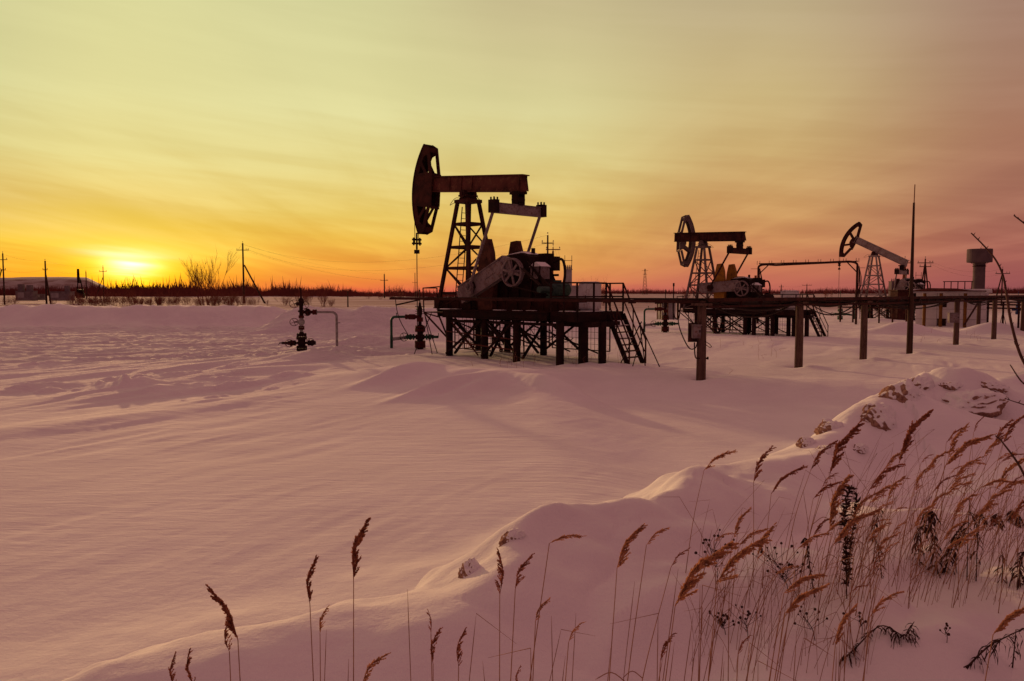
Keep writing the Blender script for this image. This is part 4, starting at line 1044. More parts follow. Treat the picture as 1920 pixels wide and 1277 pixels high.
m.tube([(A.x, A.y-.1, zl+.12), (Bq.x, Bq.y-.1, zr_+.1)], .05, 6)
m.build('cable', 'cable_black', t)
b = at(1416, 560, 73.); z = at(1416, 517, 73).z
t = thing('steel_stake', 'short red steel post standing just left of the cable portal', 'post', (b.x, b.y, H1(b.x, b.y)))
MB().tube([(0,0,-.3),(0,0,z)], .11, 8).build('shaft', 'pole_red', t); MB().bar((-.55,0,z-.4),(.2,0,z-.4), .04).build('pin', 'rust_dark', t)

# ------------------------------------------------------------------ low building with yellow pipe posts
def building():
    a = at(1716, 612, 68); bb = at(1848, 612, 65.2)
    w = (bb-a).length; rz = math.atan2(bb.y-a.y, bb.x-a.x)
    z0 = min(H1(a.x, a.y), H1(bb.x, bb.y))-.3; h = 2.85-z0
    t = thing('block_building', 'low pale block building with snowy flat roof and yellow posts in front', 'building', (a.x, a.y, z0), rz)
    MB().box((w/2, 2.2, h/2), (w, 4.4, h)).build('wall', 'block_wall', t)
    m = MB()
    for z in (.9, 1.75, 2.4): m.box((w/2, -.003, z), (w, .01, .02))
    for x in (1.6, 3.2, 4.7): m.box((x, -.004, h/2), (.02, .01, h))
    m.build('block_joint', 'concrete', t)
    MB().box((w/2, 2.1, h+.11), (w+.5, 5.0, .22)).build('roof', 'cabinet_grey', t)
    rf = t.children[-1]
    MB().box((w/2, 2.1, h+.27), (w+.4, 4.9, .1)).build('snow_patch', 'snow_cap', rf)
    m = MB(); x0, x1 = w*.37, w*.80; zr = h+.95
    m.bar((x0,1,zr),(x1,1,zr),.07)
    for k in range(5): x = x0+.1+(x1-x0-.2)*k/4; m.bar((x,1,h+.22),(x,1,zr),.07,.07,(1,0,0))
    m.build('roof_rail', 'rust_dark', t)
    for px, py, ww, hh in ((1757, 569, .50, .50), (1755, 603, .56, .50)):
        c = at(px, py, 68.4); xx = (c.x-a.x); zz = c.z-z0
        MB().box((xx, -.012, zz), (ww+.1, .03, hh+.1)).build('window', 'rust_dark', t); wn = t.children[-1]
        MB().box((xx, -.03, zz), (ww, .02, hh)).build('pane', 'window_dark', wn)
    for px in (1742, 1769, 1808):
        x = at(px, 600, 67.2).x-a.x
        MB().cyl((x, -1.0, -.1), (x, -1.0, h+.05), .13, 12).box((x, -1.0, .05), (.45, .4, .1)).build('post', 'yellow_old', t)
    MB().box((w*.48, -1.0, h+.13), (w*1.04, .3, .12)).build('canopy_beam', 'rust_beam', t)
    MB().box((w*.48, -1.2, h+.04), (w*1.02, .06, .14)).build('fascia', 'cladding', t)
    MB().prism([(-.3, h+.18), (w*.8, h+.18), (w*.6, h+.36), (w*.2, h+.40)], -1.2, -.3).build('canopy', 'rust_beam', t)
building()
# brick shed left of it
c = at(1690, 600, 78); t = thing('brick_shed', 'small dark brick shed behind the mast, half hidden by the cable tray', 'shed', (c.x, c.y, H1(c.x, c.y)-.2), R(8))
MB().box((0, 0, 1.5), (1.7, 1.2, 3.0)).build('wall', 'brick', t); MB().box((0, 0, 3.06), (1.95, 1.45, .12)).build('roof', 'rust_dark', t)
MB().box((.42, -.61, 1.9), (.5, .03, .8)).build('window', 'window_dark', t); MB().box((-.38, -.61, 1.1), (.7, .03, 2.0)).build('door', 'rust_dark', t)

# kiosk with yellow posts in the middle distance
c = at(1247, 592, 88); t = thing('valve_kiosk', 'small pale kiosk with yellow corner posts between the two nearer pumpjacks', 'kiosk', (c.x, c.y, H1(c.x, c.y)-.1), R(10))
MB().box((.25, .3, 1.05), (1.6, 1.4, 2.1)).build('wall', 'cladding', t)
MB().box((0, 0, 2.2), (2.7, 2.2, .12)).build('roof', 'rust_beam', t); MB().box((0, 0, 2.31), (2.5, 2.0, .10)).build('snow_patch', 'snow_cap', t)
for x in (-1.2, -.85, .0, 1.1): MB().cyl((x, -.8, 0), (x, -.8, 2.15), .06, 8).build('post', 'yellow_old', t)
c = at(1263, 548, 86); MBt = thing('steel_stake', 'slim post with a small lamp-like cap right of the kiosk', 'post', (c.x, c.y, H1(c.x, c.y)))
MB().cyl((0,0,-.2),(0,0,3.6),.06,8).build('shaft', 'steel_black', MBt); MB().cyl((0,0,3.6),(0,0,3.95),.10,8).build('cap', 'steel_black', MBt)

# transformer kiosks
def transformer(px0, px1, ytop, d, label, frame_=True, grey='cladding'):
    a, b = at(px0, ytop, d), at(px1, ytop, d); w = b.x-a.x; cx = (a.x+b.x)/2; zt = a.z; g0 = H1(cx, d)-.1
    t = thing('transformer_kiosk', label, 'transformer kiosk', (cx, d, g0), 0)
    h = zt-g0
    MB().box((0, 0, h/2), (w, w, h)).box((0, 0, h+.03), (w+.12, w+.12, .06)).build('tower', grey, t)
    MB().box((w*.45, -.1, 1.2), (w*2.6, w*1.6, 2.4)).box((w*.45, -.1, 2.45), (w*2.8, w*1.8, .1)).build('cabinet', grey, t)
    for k in range(4):
        x = -w*.38+k*w*.25
        MB().lathe([(.05,0),(.10,.08),(.05,.13),(.10,.2),(.05,.26),(.03,.42)], (x, -.2, h+.05), 8).build('insulator', 'insulator', t)
    if frame_:
        m = MB().bar((-w*.5, 0, h), (-w*.5, 0, h+1.4), .05, .05, (1,0,0)).bar((w*.5, 0, h), (w*.5, 0, h+1.4), .05, .05, (1,0,0)).bar((-w*.6, 0, h+.9), (w*.6, 0, h+.9), .05)
        m.build('bracket', 'rust_dark', t)
transformer(1059, 1072, 506, 78, 'tall grey transformer kiosk behind the cabinet of the nearest platform')
transformer(1669, 1681, 528, 120, 'grey transformer kiosk just right of the white pumpjack tower', False, 'concrete')
transformer(1717, 1727, 527, 125, 'grey transformer kiosk with wire bracket right of the tall mast', True, 'concrete')

# water tower
d = 300.; c = at(1834.5, 545, d); s = d/F; z0 = H1(c.x, d)-1; zc = at(1834, 492, d).z-z0; zt = at(1834, 467, d).z-z0
t = thing('water_tower', 'concrete water tower with broad drum tank on a thick column', 'water tower', (c.x, d, z0))
MB().lathe([(10.5*s, 0), (10.2*s, zc-.5), (12.5*s, zc)], (0,0,0), 28).build('column', 'concrete', t)
MB().lathe([(12.5*s, zc-.2), (21*s, zc), (21.3*s, zc+.4), (21.3*s, zt-.4), (21*s, zt), (3, zt+.05)], (0,0,0), 32).build('tank', 'concrete', t)
m = MB().lathe([(10.6*s, zc-1.6), (11.4*s, zc-1.5), (11.4*s, zc-1.3), (10.6*s, zc-1.2)], (0,0,0), 24)
for e in (-1, 1): m.bar((e*10.4*s, 0, zc-.1-.8), (e*17*s, 0, zc-.05), .12)
m.build('collar', 'rust_dark', t)
MB().bar((0,0,zt),(1.0,0,zt+1.6),.07).bar((0,0,zt),(2.2,0,zt+1.2),.06).build('aerial', 'rust_dark', t)

# ------------------------------------------------------------------ utility poles, pylon and wires
def upole(px, ytop, d, label, arms=(), braces=(), r=.13, pxb=None, m_='pole_wood', name='utility_pole', twin=0.):
    top = at(px, ytop, d); xb = top.x if pxb is None else at(pxb, 560, d).x
    g0 = H1(xb, d); t = thing(name, label, 'utility pole', (xb, d, g0), 0, 1., 'wooden poles of the overhead power lines')
    h = top.z-g0; dx = top.x-xb
    MB().tube([(0,0,-.4),(dx,0,h)], [r*1.1, r*.8], 8).build('pole', m_, t)
    if twin:
        MB().tube([(twin,0,-.4),(dx+.05,0,h-1.)], [r*1.1, r*.8], 8).build('pole', m_, t); MB().tube([(-twin,0,-.4),(dx-.05,0,h-1.)], [r*1.1, r*.8], 8).build('pole', m_, t)
    for (ya, half) in arms:
        z = at(px, ya, d).z-g0
        m = MB().bar((dx-half, -.1, z), (dx+half, -.1, z), .11, .14); m.build('crossarm', m_, t); ar = t.children[-1]
        for s in (-.9, .9, .55) if half > 1.2 else (-.9, .9):
            MB().tube([(dx+half*s, -.1, z+.05), (dx+half*s, -.1, z+.2)], .025, 5).lathe([(.05,.18),(.09,.26),(.06,.34),(.03,.42)], (dx+half*s, -.1, z), 7).build('insulator', 'insulator', ar)
    MB().tube([(dx, 0, h), (dx, 0, h+.25)], .03, 5).lathe([(.05,.22),(.09,.3),(.05,.42)], (dx, 0, h), 7).build('insulator', 'insulator', t)
    for (x0, y0, x1, y1) in braces:
        p, q = at(x0, y0, d), at(x1, y1, d-.3); q.z = min(q.z, H1(q.x, q.y))-.2
        o = Vector((xb, d, g0)); MB().tube([p-o, q-o], [r*.75, r], 8).build('brace', m_, t)
    return t
upole(5, 475, 175, 'power pole with two crossarms at the far left edge', [(487,1.0),(506,.6)], [(3,505,-14,572)], .17)
upole(84.5, 489, 172, 'power pole with slanting brace left of the small far pumpjack', [(506,.5)], [(86,515,96,573)], .19)
upole(161, 509, 230, 'thin pole just right of the small far pumpjack', [], [], .16)
upole(193, 500, 235, 'thin power pole with crossarm and strut left of the setting sun', [(509,1.1)], [(193,520,178,562)], .14)
upole(455, 456, 190, 'tall power pole with long slanting strut right of the bare tree', [(469,1.5)], [(458,497,498,570)], .23, 457.5)
upole(720.5, 514, 270, 'far power pole with crossarm left of the nearest pumpjack', [(526,1.3)], [], .22)
upole(1027, 441, 112, 'tall power pole behind the tail of the nearest pumpjack', [(456,.85)], [(1026,487,1012,530)], .14)
upole(1037, 463, 116, 'orange pole carrying a row of insulators right of the tall pole', [(468,1.05)], [(1036,471,1030,480),(1038,471,1030,480)], .085, None, 'pole_red')
upole(1697, 485, 140, 'brown twin pole behind the tail of the white pumpjack', [(493,1.0)], [], .13, None, 'pole_red', 'utility_pole', .75)
upole(1735, 485, 150, 'power pole with stacked crossarms between mast and water tower', [(493,1.5),(500,1.1)], [], .15, None, 'pole_wood', 'utility_pole', 1.15)
upole(1880, 504, 165, 'A-shaped power pole right of the water tower', [(513,1.5)], [], .14, None, 'pole_wood', 'utility_pole', 1.6)
upole(1465, 534, 330, 'tiny far pole above the middle platform, left one of two', [(538,1.)], [], .2)
upole(1513, 533, 330, 'tiny far pole above the middle platform, right one of two', [(535,2.)], [], .2)
upole(652, 546, 150, 'short dark stub post in the bushes left of the nearest pumpjack', [], [], .13)
upole(778, 512, 420, 'tiny far pole seen behind the polished rod of the nearest pumpjack', [(530,1.4)], [], .2)
def pylon():
    d = 640; b = at(1209, 550, d); g0 = 0; zt = at(1209, 504, d).z
    t = thing('lattice_pylon', 'faint lattice pylon on the horizon between the two nearer pumpjacks', 'pylon', (b.x, d, g0))
    m = MB(); w0 = 1.9
    for sx in (-1, 1):
        for sy in (-1, 1): m.bar((sx*w0, sy*w0, 0), (sx*.35, sy*.35, zt), .16)
    for k in range(8):
        a, c = k/8*zt, (k+1)/8*zt; wa, wc = w0+(.35-w0)*k/8, w0+(.35-w0)*(k+1)/8
        for s in (-1, 1): m.bar((-wa, s*wa, a), (wc, s*wc, c), .09).bar((wa, s*wa, a), (-wc, s*wc, c), .09)
    m.build('mast', 'pole_wood', t)
    for z, hw in ((zt*.93, 2.6), (zt*.80, 1.8)): MB().bar((-hw, 0, z), (hw, 0, z), .18).build('crossarm', 'pole_wood', t)
pylon()
def wire(p, q, s, label):
    for k, (a, b) in enumerate(zip(p, q)):
        tag(MB().tube(sag(a, b, s*(1+.12*k), 24), .009, 4).build('overhead_wire', 'cable_black'), label, 'wire', 'overhead power wires: '+label)
wire([at(4,476,175), at(8,507,175)], [at(84.5,489,172), at(84.5,505,172)], .5, 'overhead wires sagging from the far left pole to the braced pole')
wire([at(84.5,489,172), at(84.5,505,172)], [at(193,500,235), at(193,509,235)], .8, 'overhead wires running from the braced pole towards the setting sun')
wire([at(455,458,190), at(450,467,190), at(461,467,190)], [at(720,514,270), at(716,525,270), at(725,525,270)], 1.2, 'overhead wires from the tall strutted pole to the far pole')
wire([at(455,458,190), at(461,467,190)], [at(1027,441,112), at(1031,455,112)], 4.0, 'overhead wires passing behind the nearest pumpjack to the tall pole')
wire([at(1041,468,116), at(1046,468,116)], [at(1061,497,78), at(1070,497,78)], .8, 'wires dropping from the insulator pole to the tall grey transformer kiosk')
wire([at(1735,486,150), at(1741,493,150)], [at(1880,504,165), at(1886,512,165)], 1.4, 'overhead wires behind the water tower')
wire([at(1465,535,330)], [at(1513,534,330)], .8, 'tiny far wire between two poles above the middle platform')

# small far installations on the left
def far_kiosk(px0, px1, y0, y1, d, label, tower=None):
    a, b = at(px0, y1, d), at(px1, y0, d); w = b.x-a.x; h = b.z-a.z
    t = thing('transformer_kiosk', label, 'kiosk', ((a.x+b.x)/2, d, a.z), R(6))
    MB().box((0, 0, h/2-.3), (w, w*.6, h+.6)).box((0, 0, h+.04), (w*1.05, w*.65, .1)).build('cabinet', 'kiosk_grey', t)
    MB().box((-w*.2, -w*.31, h*.45), (w*.35, .04, h*.75)).build('door', 'cladding', t)
    for (xo, ww, hh) in tower or ():
        MB().box((xo*w, 0, hh/2), (ww*w, ww*w, hh)).build('tower', 'kiosk_grey', t)
far_kiosk(35, 65, 546, 559, 185, 'pale kiosk with two grey towers at far left beyond the snow bank', [(-.3,.28,3.2),(.2,.28,3.0)])
far_kiosk(98, 134, 547, 559, 185, 'wider pale kiosk right of the braced power pole', [(.28,.2,2.9)])
far_kiosk(70, 84, 552, 558, 188, 'low dark green tank by the braced power pole')
b = at(150, 558, 190)
t = thing('pumpjack', 'small far pumpjack seen end-on, left of the setting sun', 'pumpjack', (b.x, b.y, b.z), R(-66), .95, 'pumpjacks standing on raised steel platforms')
m = MB()
for sx in (-1,1):
    for sy in (-1,1): m.bar((sx*1.0, sy*.8, 0), (sx*.3, sy*.3, 4.3), .16)
for z in (1.3, 2.6): m.bar((-.8,-.7,z),(.8,.7,z),.1).bar((-.8,.7,z),(.8,-.7,z),.1)
m.build('tower', 'steel_black', t)
MB().bar((-3.2,0,3.9),(2.8,0,5.2),.35,.6).build('walking_beam', 'steel_black', t)
MB().prism([(2.5,3.6),(3.3,3.6),(3.7,4.8),(3.6,6.2),(3.1,7.1),(2.6,6.9),(2.3,5.2)], -.25, .25).build('horse_head', 'steel_black', t)
MB().box((-1.5,0,.5),(5.,1.8,1.2)).prism([(-3.5,.4),(-1.5,.4),(-1.6,2.),(-3.2,2.1)],-.7,.7).build('gearbox', 'steel_black', t)

# ------------------------------------------------------------------ bare tree and bushes
def bush_mesh(seed, h, nst, spread, th=.02, levels=2, sub=4):
    rnd = random.Random(seed); m = MB()
    def limb(p, d, L, r, lv):
        pts = [p]; q = p; dd = d.copy()
        for i in range(3):
            dd = (dd+Vector((rnd.gauss(0,.14), rnd.gauss(0,.14), .08+rnd.gauss(0,.08)))).normalized()
            q = q+dd*L/3; pts.append(q)
        m.tube(pts, [r, r*.75, r*.5, r*.2], 3, False)
        if lv > 0:
            for k in range(sub):
                f = rnd.uniform(.25, .95); i = min(int(f*3), 2); pp = pts[i].lerp(pts[i+1], f*3-i)
                nd = (dd+Vector((rnd.gauss(0,.55), rnd.gauss(0,.55), rnd.uniform(0,.5)))).normalized()
                limb(pp, nd, L*rnd.uniform(.35,.6), r*.5, lv-1)
    for k in range(nst):
        a = rnd.uniform(0, 6.28); s = rnd.uniform(.0, spread)
        d = Vector((math.cos(a)*s, math.sin(a)*s, 1)).normalized()
        limb(Vector((math.cos(a)*.1*h*rnd.random(), math.sin(a)*.1*h*rnd.random(), -.1)), d, h*rnd.uniform(.5,.8), th, levels)
    return m
PROTO = [bush_mesh(40+k, 1., 12+4*k, .5+.1*k, .0055, 2, 6) for k in range(4)]
PROTO_O = []
def bush(px, ytop, d, label, group, wide=1., k=0):
    top = at(px, ytop, d); g0 = H1(top.x, d); h = max(top.z-g0, .3)
    if len(PROTO_O) <= k: PROTO_O.append(None)
    if PROTO_O[k] is None:
        o = PROTO[k].build('leafless_bush', 'bark_red'); PROTO_O[k] = o
    else:
        o = link(PROTO_O[k].copy())
    o.location = (top.x, d, g0); o.rotation_euler = (0, 0, px*.37); o.scale = (h*wide, h*wide, h)
    return tag(o, label, 'bush', group)
for k in range(4): PROTO_O.append(None)
rnd = random.Random(21)
LB = 'low reddish leafless bush growing just behind the left snow bank'
GB = 'leafless bushes behind the left snow bank'
for i, (px, yt) in enumerate([(8,560),(30,562),(100,561),(152,553),(172,556),(188,560),(222,556),(243,552),(258,556),(276,550),(292,553),(312,556),(330,551),(350,553),(413,554),(432,558),(484,558),(497,561),(540,556),(566,553),(584,552),(603,555),(622,558)]+[(rnd.uniform(130,470), rnd.uniform(552,560)) for _ in range(46)]):
    bush(px+rnd.uniform(-6,6), yt-rnd.choice((0, 3, 6, 12, 20))*rnd.uniform(.5,1.1), rnd.uniform(150,172), LB, GB, rnd.uniform(.6,1.6), i % 4)
for i, (px, yt, d, w, lab) in enumerate([(690,536,230,1.,'taller leafless bush left of the far pole near the nearest pumpjack'),(712,540,225,1.,'leafless bush below the far pole left of the nearest pumpjack'),
     (735,531,228,.9,'tallest of the leafless bushes between far pole and polished rod'),(750,540,230,.9,'small leafless bush left of the polished rod'),(830,533,240,.8,'leafless bush behind the ladder tower of the nearest pumpjack'),
     (862,540,235,.9,'leafless bush seen under the raised crank of the nearest pumpjack'),(1001,517,150,.7,'slim leafless bush behind the electric motor of the nearest pumpjack'),(1095,519,160,.7,'leafless bush rising behind the pale cabinet of the nearest platform'),
     (1117,516,165,.6,'slender leafless bush just right of the pale cabinet'),(1131,521,165,.6,'leafless bush behind the right railing corner of the nearest platform'),(1287,535,190,.7,'faint leafless bush left of the middle pumpjack tower'),
     (1549,535,260,.5,'thin leafless bush under the cable portal, left of two'),(1560,534,260,.45,'thin leafless bush under the cable portal, right of two'),(1660,536,300,.6,'faint leafless bush right of the white tower')]):
    bush(px, yt, d, lab, 'leafless bushes beyond the platforms', w, i % 4)
def big_tree():
    d = 168; top = at(388, 487, d); g0 = H1(top.x, d); h = top.z-g0
    t = thing('leafless_tree', 'largest leafless tree standing right of the setting sun', 'tree', (top.x, d, g0))
    rnd = random.Random(5); tr = MB(); cr = MB()
    def limb(m, p, d_, L, r, lv):
        pts = [p]; q = p; dd = d_.copy()
        for i in range(4):
            dd = (dd+Vector((rnd.gauss(0,.1), rnd.gauss(0,.1), .06))).normalized(); q = q+dd*L/4; pts.append(q)
        m.tube(pts, [r, r*.82, r*.62, r*.42, r*.2], 4, False)
        if lv > 0:
            for k in range(8):
                f = rnd.uniform(.3, 1.); i = min(int(f*4), 3); pp = pts[i].lerp(pts[i+1], f*4-i)
                limb(cr, pp, (dd+Vector((rnd.gauss(0,.42), rnd.gauss(0,.42), rnd.uniform(0,.4)))).normalized(), L*rnd.uniform(.32,.5), r*.45, lv-1)
    for k in range(18):
        a = rnd.uniform(-.62, .5); b = rnd.uniform(-.4, .4)
        limb(tr, Vector((rnd.uniform(-1.5,1.5), rnd.uniform(-.8,.8), -.2)), Vector((a, b, 1)).normalized(), h*rnd.uniform(.5,.86), .065, 2)
    limb(tr, Vector((1.2, 0, 0)), Vector((.52, 0, 1)).normalized(), h*1.0, .06, 2)
    tr.build('trunk', 'bark_red', t); cr.build('crown', 'bark_red', t)
big_tree()

# ------------------------------------------------------------------ clods of frozen soil on the bank
def clod(px, py, rx, ry, rot, label, flat=.9, sink=.9, ma='frozen_soil'):
    c = ong(px, py); k = (c-Vector((0,0,EYE))).length/F; a, b = rx*k, ry*k
    me = bpy.data.meshes.new('soil_clod'); import bmesh
    bm = bmesh.new(); bmesh.ops.create_icosphere(bm, subdivisions=5, radius=1.)
    for v in bm.verts:
        n = mnoise.fractal(v.co*1.15+Vector((px, py, 0)), 1.2, 2., 4)+.5*mnoise.noise(v.co*5+Vector((py, px, 0)))
        n += .12*mnoise.fractal(v.co*5+Vector((3, px, py)), .8, 2.1, 4)
        v.co *= 1+.26*n
        v.co = Vector((v.co.x*a, v.co.y*a*flat, v.co.z*b))
    bm.to_mesh(me); bm.free(); me.polygons.foreach_set('use_smooth', [True]*len(me.polygons)); me.materials.append(MATS[ma])
    o = link(bpy.data.objects.new('soil_clod', me)); o.location = c+Vector((0, a*.2, b*(.5-sink))); o.rotation_euler = (0, R(rot), R(px % 50-25))
    tag(o, label, 'soil clod', 'clods of frozen soil sticking out of the snow bank')
for a in [(884,1070,22,30,-10,'rounded snow-plastered soil clod on the bank edge near the middle of the picture'),
          (960,1006,26,15,-35,'slanting low clod on the crest above the rounded clod'),
          (1650,782,34,34,-45,'big brown-faced clod on the left shoulder of the highest snow mound'),
          (1690,742,40,26,-45,'long brown-faced clod just below the top of the highest snow mound'),
          (1716,722,30,18,-30,'brown-faced clod at the very top of the highest snow mound'),
          (1562,802,26,20,-10,'separate hump-shaped clod left of the highest mound'),
          (1512,832,18,14,-45,'small slanting clod at the lower left end of the crest clods'),
          (1546,846,22,10,-25,'flat clod beneath the hump-shaped clod'),
          (1608,840,18,9,-25,'small dark clod right of the flat one'),
          (1862,722,24,11,5,'brown clod on the skyline close to the right edge'),
          (1785,722,18,9,0,'small clod on the skyline right of the highest mound')]: clod(*a)
clod(1822,762,52,26,-6,'wide overhanging clod with thick snow cap near the right edge', .9, .55, 'undercut_soil')

# ------------------------------------------------------------------ reeds and dry weeds in the foreground
def plume_mesh(P, width, rnd, side, dens=1.):
    """feathery seed head along the points P (base to tip)"""
    m = MB(); n = len(P)-1; L = sum((P[i+1]-P[i]).length for i in range(n))
    nb = int(30*dens)
    for b in range(nb):
        f = (b+rnd.random())/nb; i = min(int(f*n), n-1); p = P[i].lerp(P[i+1], f*n-i); t = (P[i+1]-P[i]).normalized()
        prof = (math.sin(math.pi*min(1, f*.85+.12))**.8)*(1-.45*f)
        a = t.orthogonal().normalized(); c = t.cross(a); ang = rnd.uniform(0, 6.28)
        out = (a*math.cos(ang)+c*math.sin(ang))*.7+side*.8
        bl = L*rnd.uniform(.14,.30)*(1-.5*f)
        d = (t*1.0+out*.40*width).normalized()
        q = p; ns = max(5, int(11*dens))
        for s in range(ns):
            q2 = q+(d+Vector((rnd.gauss(0,.12), rnd.gauss(0,.12), rnd.gauss(0,.12)-.10*s/ns))).normalized()*bl/ns
            for e in range(3):
                sd = (d+Vector((rnd.gauss(0,.30), rnd.gauss(0,.30), rnd.gauss(0,.30)))).normalized()
                w = sd.cross(Vector((rnd.gauss(0,1), rnd.gauss(0,1), rnd.gauss(0,1)))).normalized()*L*.0125*rnd.uniform(.7,1.4)
                tip = q2+sd*L*rnd.uniform(.035,.075)*prof**.3
                k = len(m.v); mid = q2.lerp(tip, .45); m.v += [q2, mid+w, tip, mid-w]; m.f.append((k, k+1, k+2, k+3)); m.s.append(False)
            q = q2
    m.tube(P, [.0016*max(.6, L/.2)]*len(P[:-1])+[.0004], 4, False)
    return m
GR = 'dry reeds with feathery seed heads on the near snow bank'
def reed(tip, base, root, d=None, label=None, dark=False, width=1., bend=None):
    rnd = random.Random(int(tip[0]*7+tip[1]))
    if d is None:
        g = ong(*root); d = g.y
    else:
        g = at(root[0], root[1], d); g.z = min(g.z, H1(g.x, g.y)-.02)
    dy = rnd.uniform(-.12, .12)
    T, Bp = at(tip[0], tip[1], d+dy*1.3), at(base[0], base[1], d+dy)
    o = g; t = thing('reed', label or 'dry reed stem with feathery rust coloured seed head among the crowded grass', 'reed', o, 0, 1., GR)
    st = (Bp-g); dirn = (T-Bp)
    ctrl = [g-Vector((0,0,.08)), g+st*.5+Vector((st.x*-.06, 0, 0)), Bp]
    # stem follows its own bow and runs into the plume
    stem = [p-o for p in curve_pts(ctrl, 9)]
    r0 = .0030 if d < 4 else .0030
    MB().tube(stem, [r0-(r0*.5)*i/(len(stem)-1) for i in range(len(stem))], 5, False).build('stem', 'straw', t)
    side = Vector((1, 0, -.15)) if dirn.x >= 0 else Vector((-1, 0, -.1))
    bow = Vector((-dirn.z*.12, 0, dirn.x*.12)) if dirn.x > 0 else Vector((dirn.z*.08, 0, -dirn.x*.1))
    pl = [p-o for p in curve_pts([Bp, Bp.lerp(T, .5)+bow, T], 7)]
    plume_mesh(pl, width*rnd.uniform(.7, 1.7), rnd, side, 1.25 if dirn.length*F/d > 85 else (.9 if dirn.length*F/d > 50 else .65)).build('seed_head', 'plume_dark' if dark else 'plume', t)
    if rnd.random() < .35:
        i = len(stem)//2; p = stem[i]; s = rnd.choice((-1, 1)); L = rnd.uniform(.08,.18)
        m = MB(); q = [p, p+Vector((s*L*.5, 0, L*.35)), p+Vector((s*L, rnd.uniform(-.03,.03), L*.1))]
        m.tube(curve_pts(q, 4), [.0022]*8+[.0004], 4, False).build('leaf', 'straw', t)
    return t
D = 'plume_dark'
for a in [((688,976),(663,1085),(657,1330),2.7,'tallest upright reed left of the centre, standing alone',True),
          ((590,1050),(581,1132),(600,1330),2.7,'upright dark reed left of the tallest lone one',True),
          ((397,1107),(446,1200),(470,1340),2.5,'reed leaning left with long dark drooping head',True),
          ((428,1162),(430,1222),(446,1340),2.6,'thin reed tucked under the head that leans left',True),
          ((327,1228),(326,1290),(330,1360),2.4,'leftmost reed head rising from the bottom edge',True),
          ((355,1220),(364,1285),(372,1360),2.4,'second reed head from the left at the bottom edge',True),
          ((722,1228),(678,1285),(668,1370),2.4,'orange head slanting right at the bottom edge',False),
          ((612,1140),(600,1188),(600,1330),3.2,'small pale reed beside the upright dark reed',False),
          ((803,1145),(808,1188),(815,1330),2.9,'short narrow reed left of the middle',True),
          ((822,1182),(812,1245),(812,1330),2.9,'short narrow reed leaning on its left neighbour',True),
          ((870,1183),(860,1250),(850,1340),2.7,'narrow dark reed left of the straight lone stalk',True),
          ((936,1035),(937,1116),(936,1340),3.0,'straight slim reed with a spindle head below the clods',True),
          ((995,1042),(966,1107),(940,1340),2.8,'bushy dark head right of the straight slim reed',True),
          ((1090,1006),(1030,1019),(945,1330),2.8,'reed whose head bends over flat to the right above the bushy one',False),
          ((1203,987),(1157,1065),(1126,1300),3.0,'long rusty head leaning right over the smooth snow',False),
          ((1251,990),(1212,1022),(1150,1300),3.2,'small forked orange head right of the long rusty one',False),
          ((1290,1030),(1258,1064),(1165,1330),3.4,'small dark head leaning right before the orange plumes',True),
          ((1026,1125),(1004,1165),(985,1330),2.9,'little reed low down between the bushy head and the long rusty one',False),
          ((1092,1167),(1066,1205),(1035,1330),2.9,'little narrow reed leaning right near the bottom middle',False),
          ((975,1250),(970,1290),(965,1350),2.6,'tip of a reed just rising over the bottom edge',True),
          ((1366,1022),(1266,1136),(1200,1340),2.7,'largest orange plume leaning right, at the left of the thicket',False),
          ((1262,1188),(1238,1242),(1225,1340),2.7,'tangled dark head near the bottom under the largest plume',True),
          ((1405,1192),(1384,1228),(1365,1340),2.5,'short blunt head near the bottom right of the largest plume',True),
          ((1430,1012),(1345,1092),(1300,1330),2.8,'pale orange plume just right of the largest one',False),
          ((1540,1078),(1470,1112),(1400,1340),2.9,'wide loose plume in the middle of the thicket',False),
          ((1545,1100),(1472,1150),(1405,1345),2.8,'second loose plume below the wide one',False),
          ((1600,1140),(1566,1212),(1535,1340),2.6,'narrow rusty plume above the fallen leafy weed',False),
          ((1686,1110),(1630,1158),(1600,1340),2.9,'curved plume in front of the snow hollow at lower right',False),
          ((1940,1135),(1862,1190),(1780,1345),2.5,'thick plume crossing the right edge low down',False)]:
    reed(a[0], a[1], a[2], a[3], a[4], a[5])
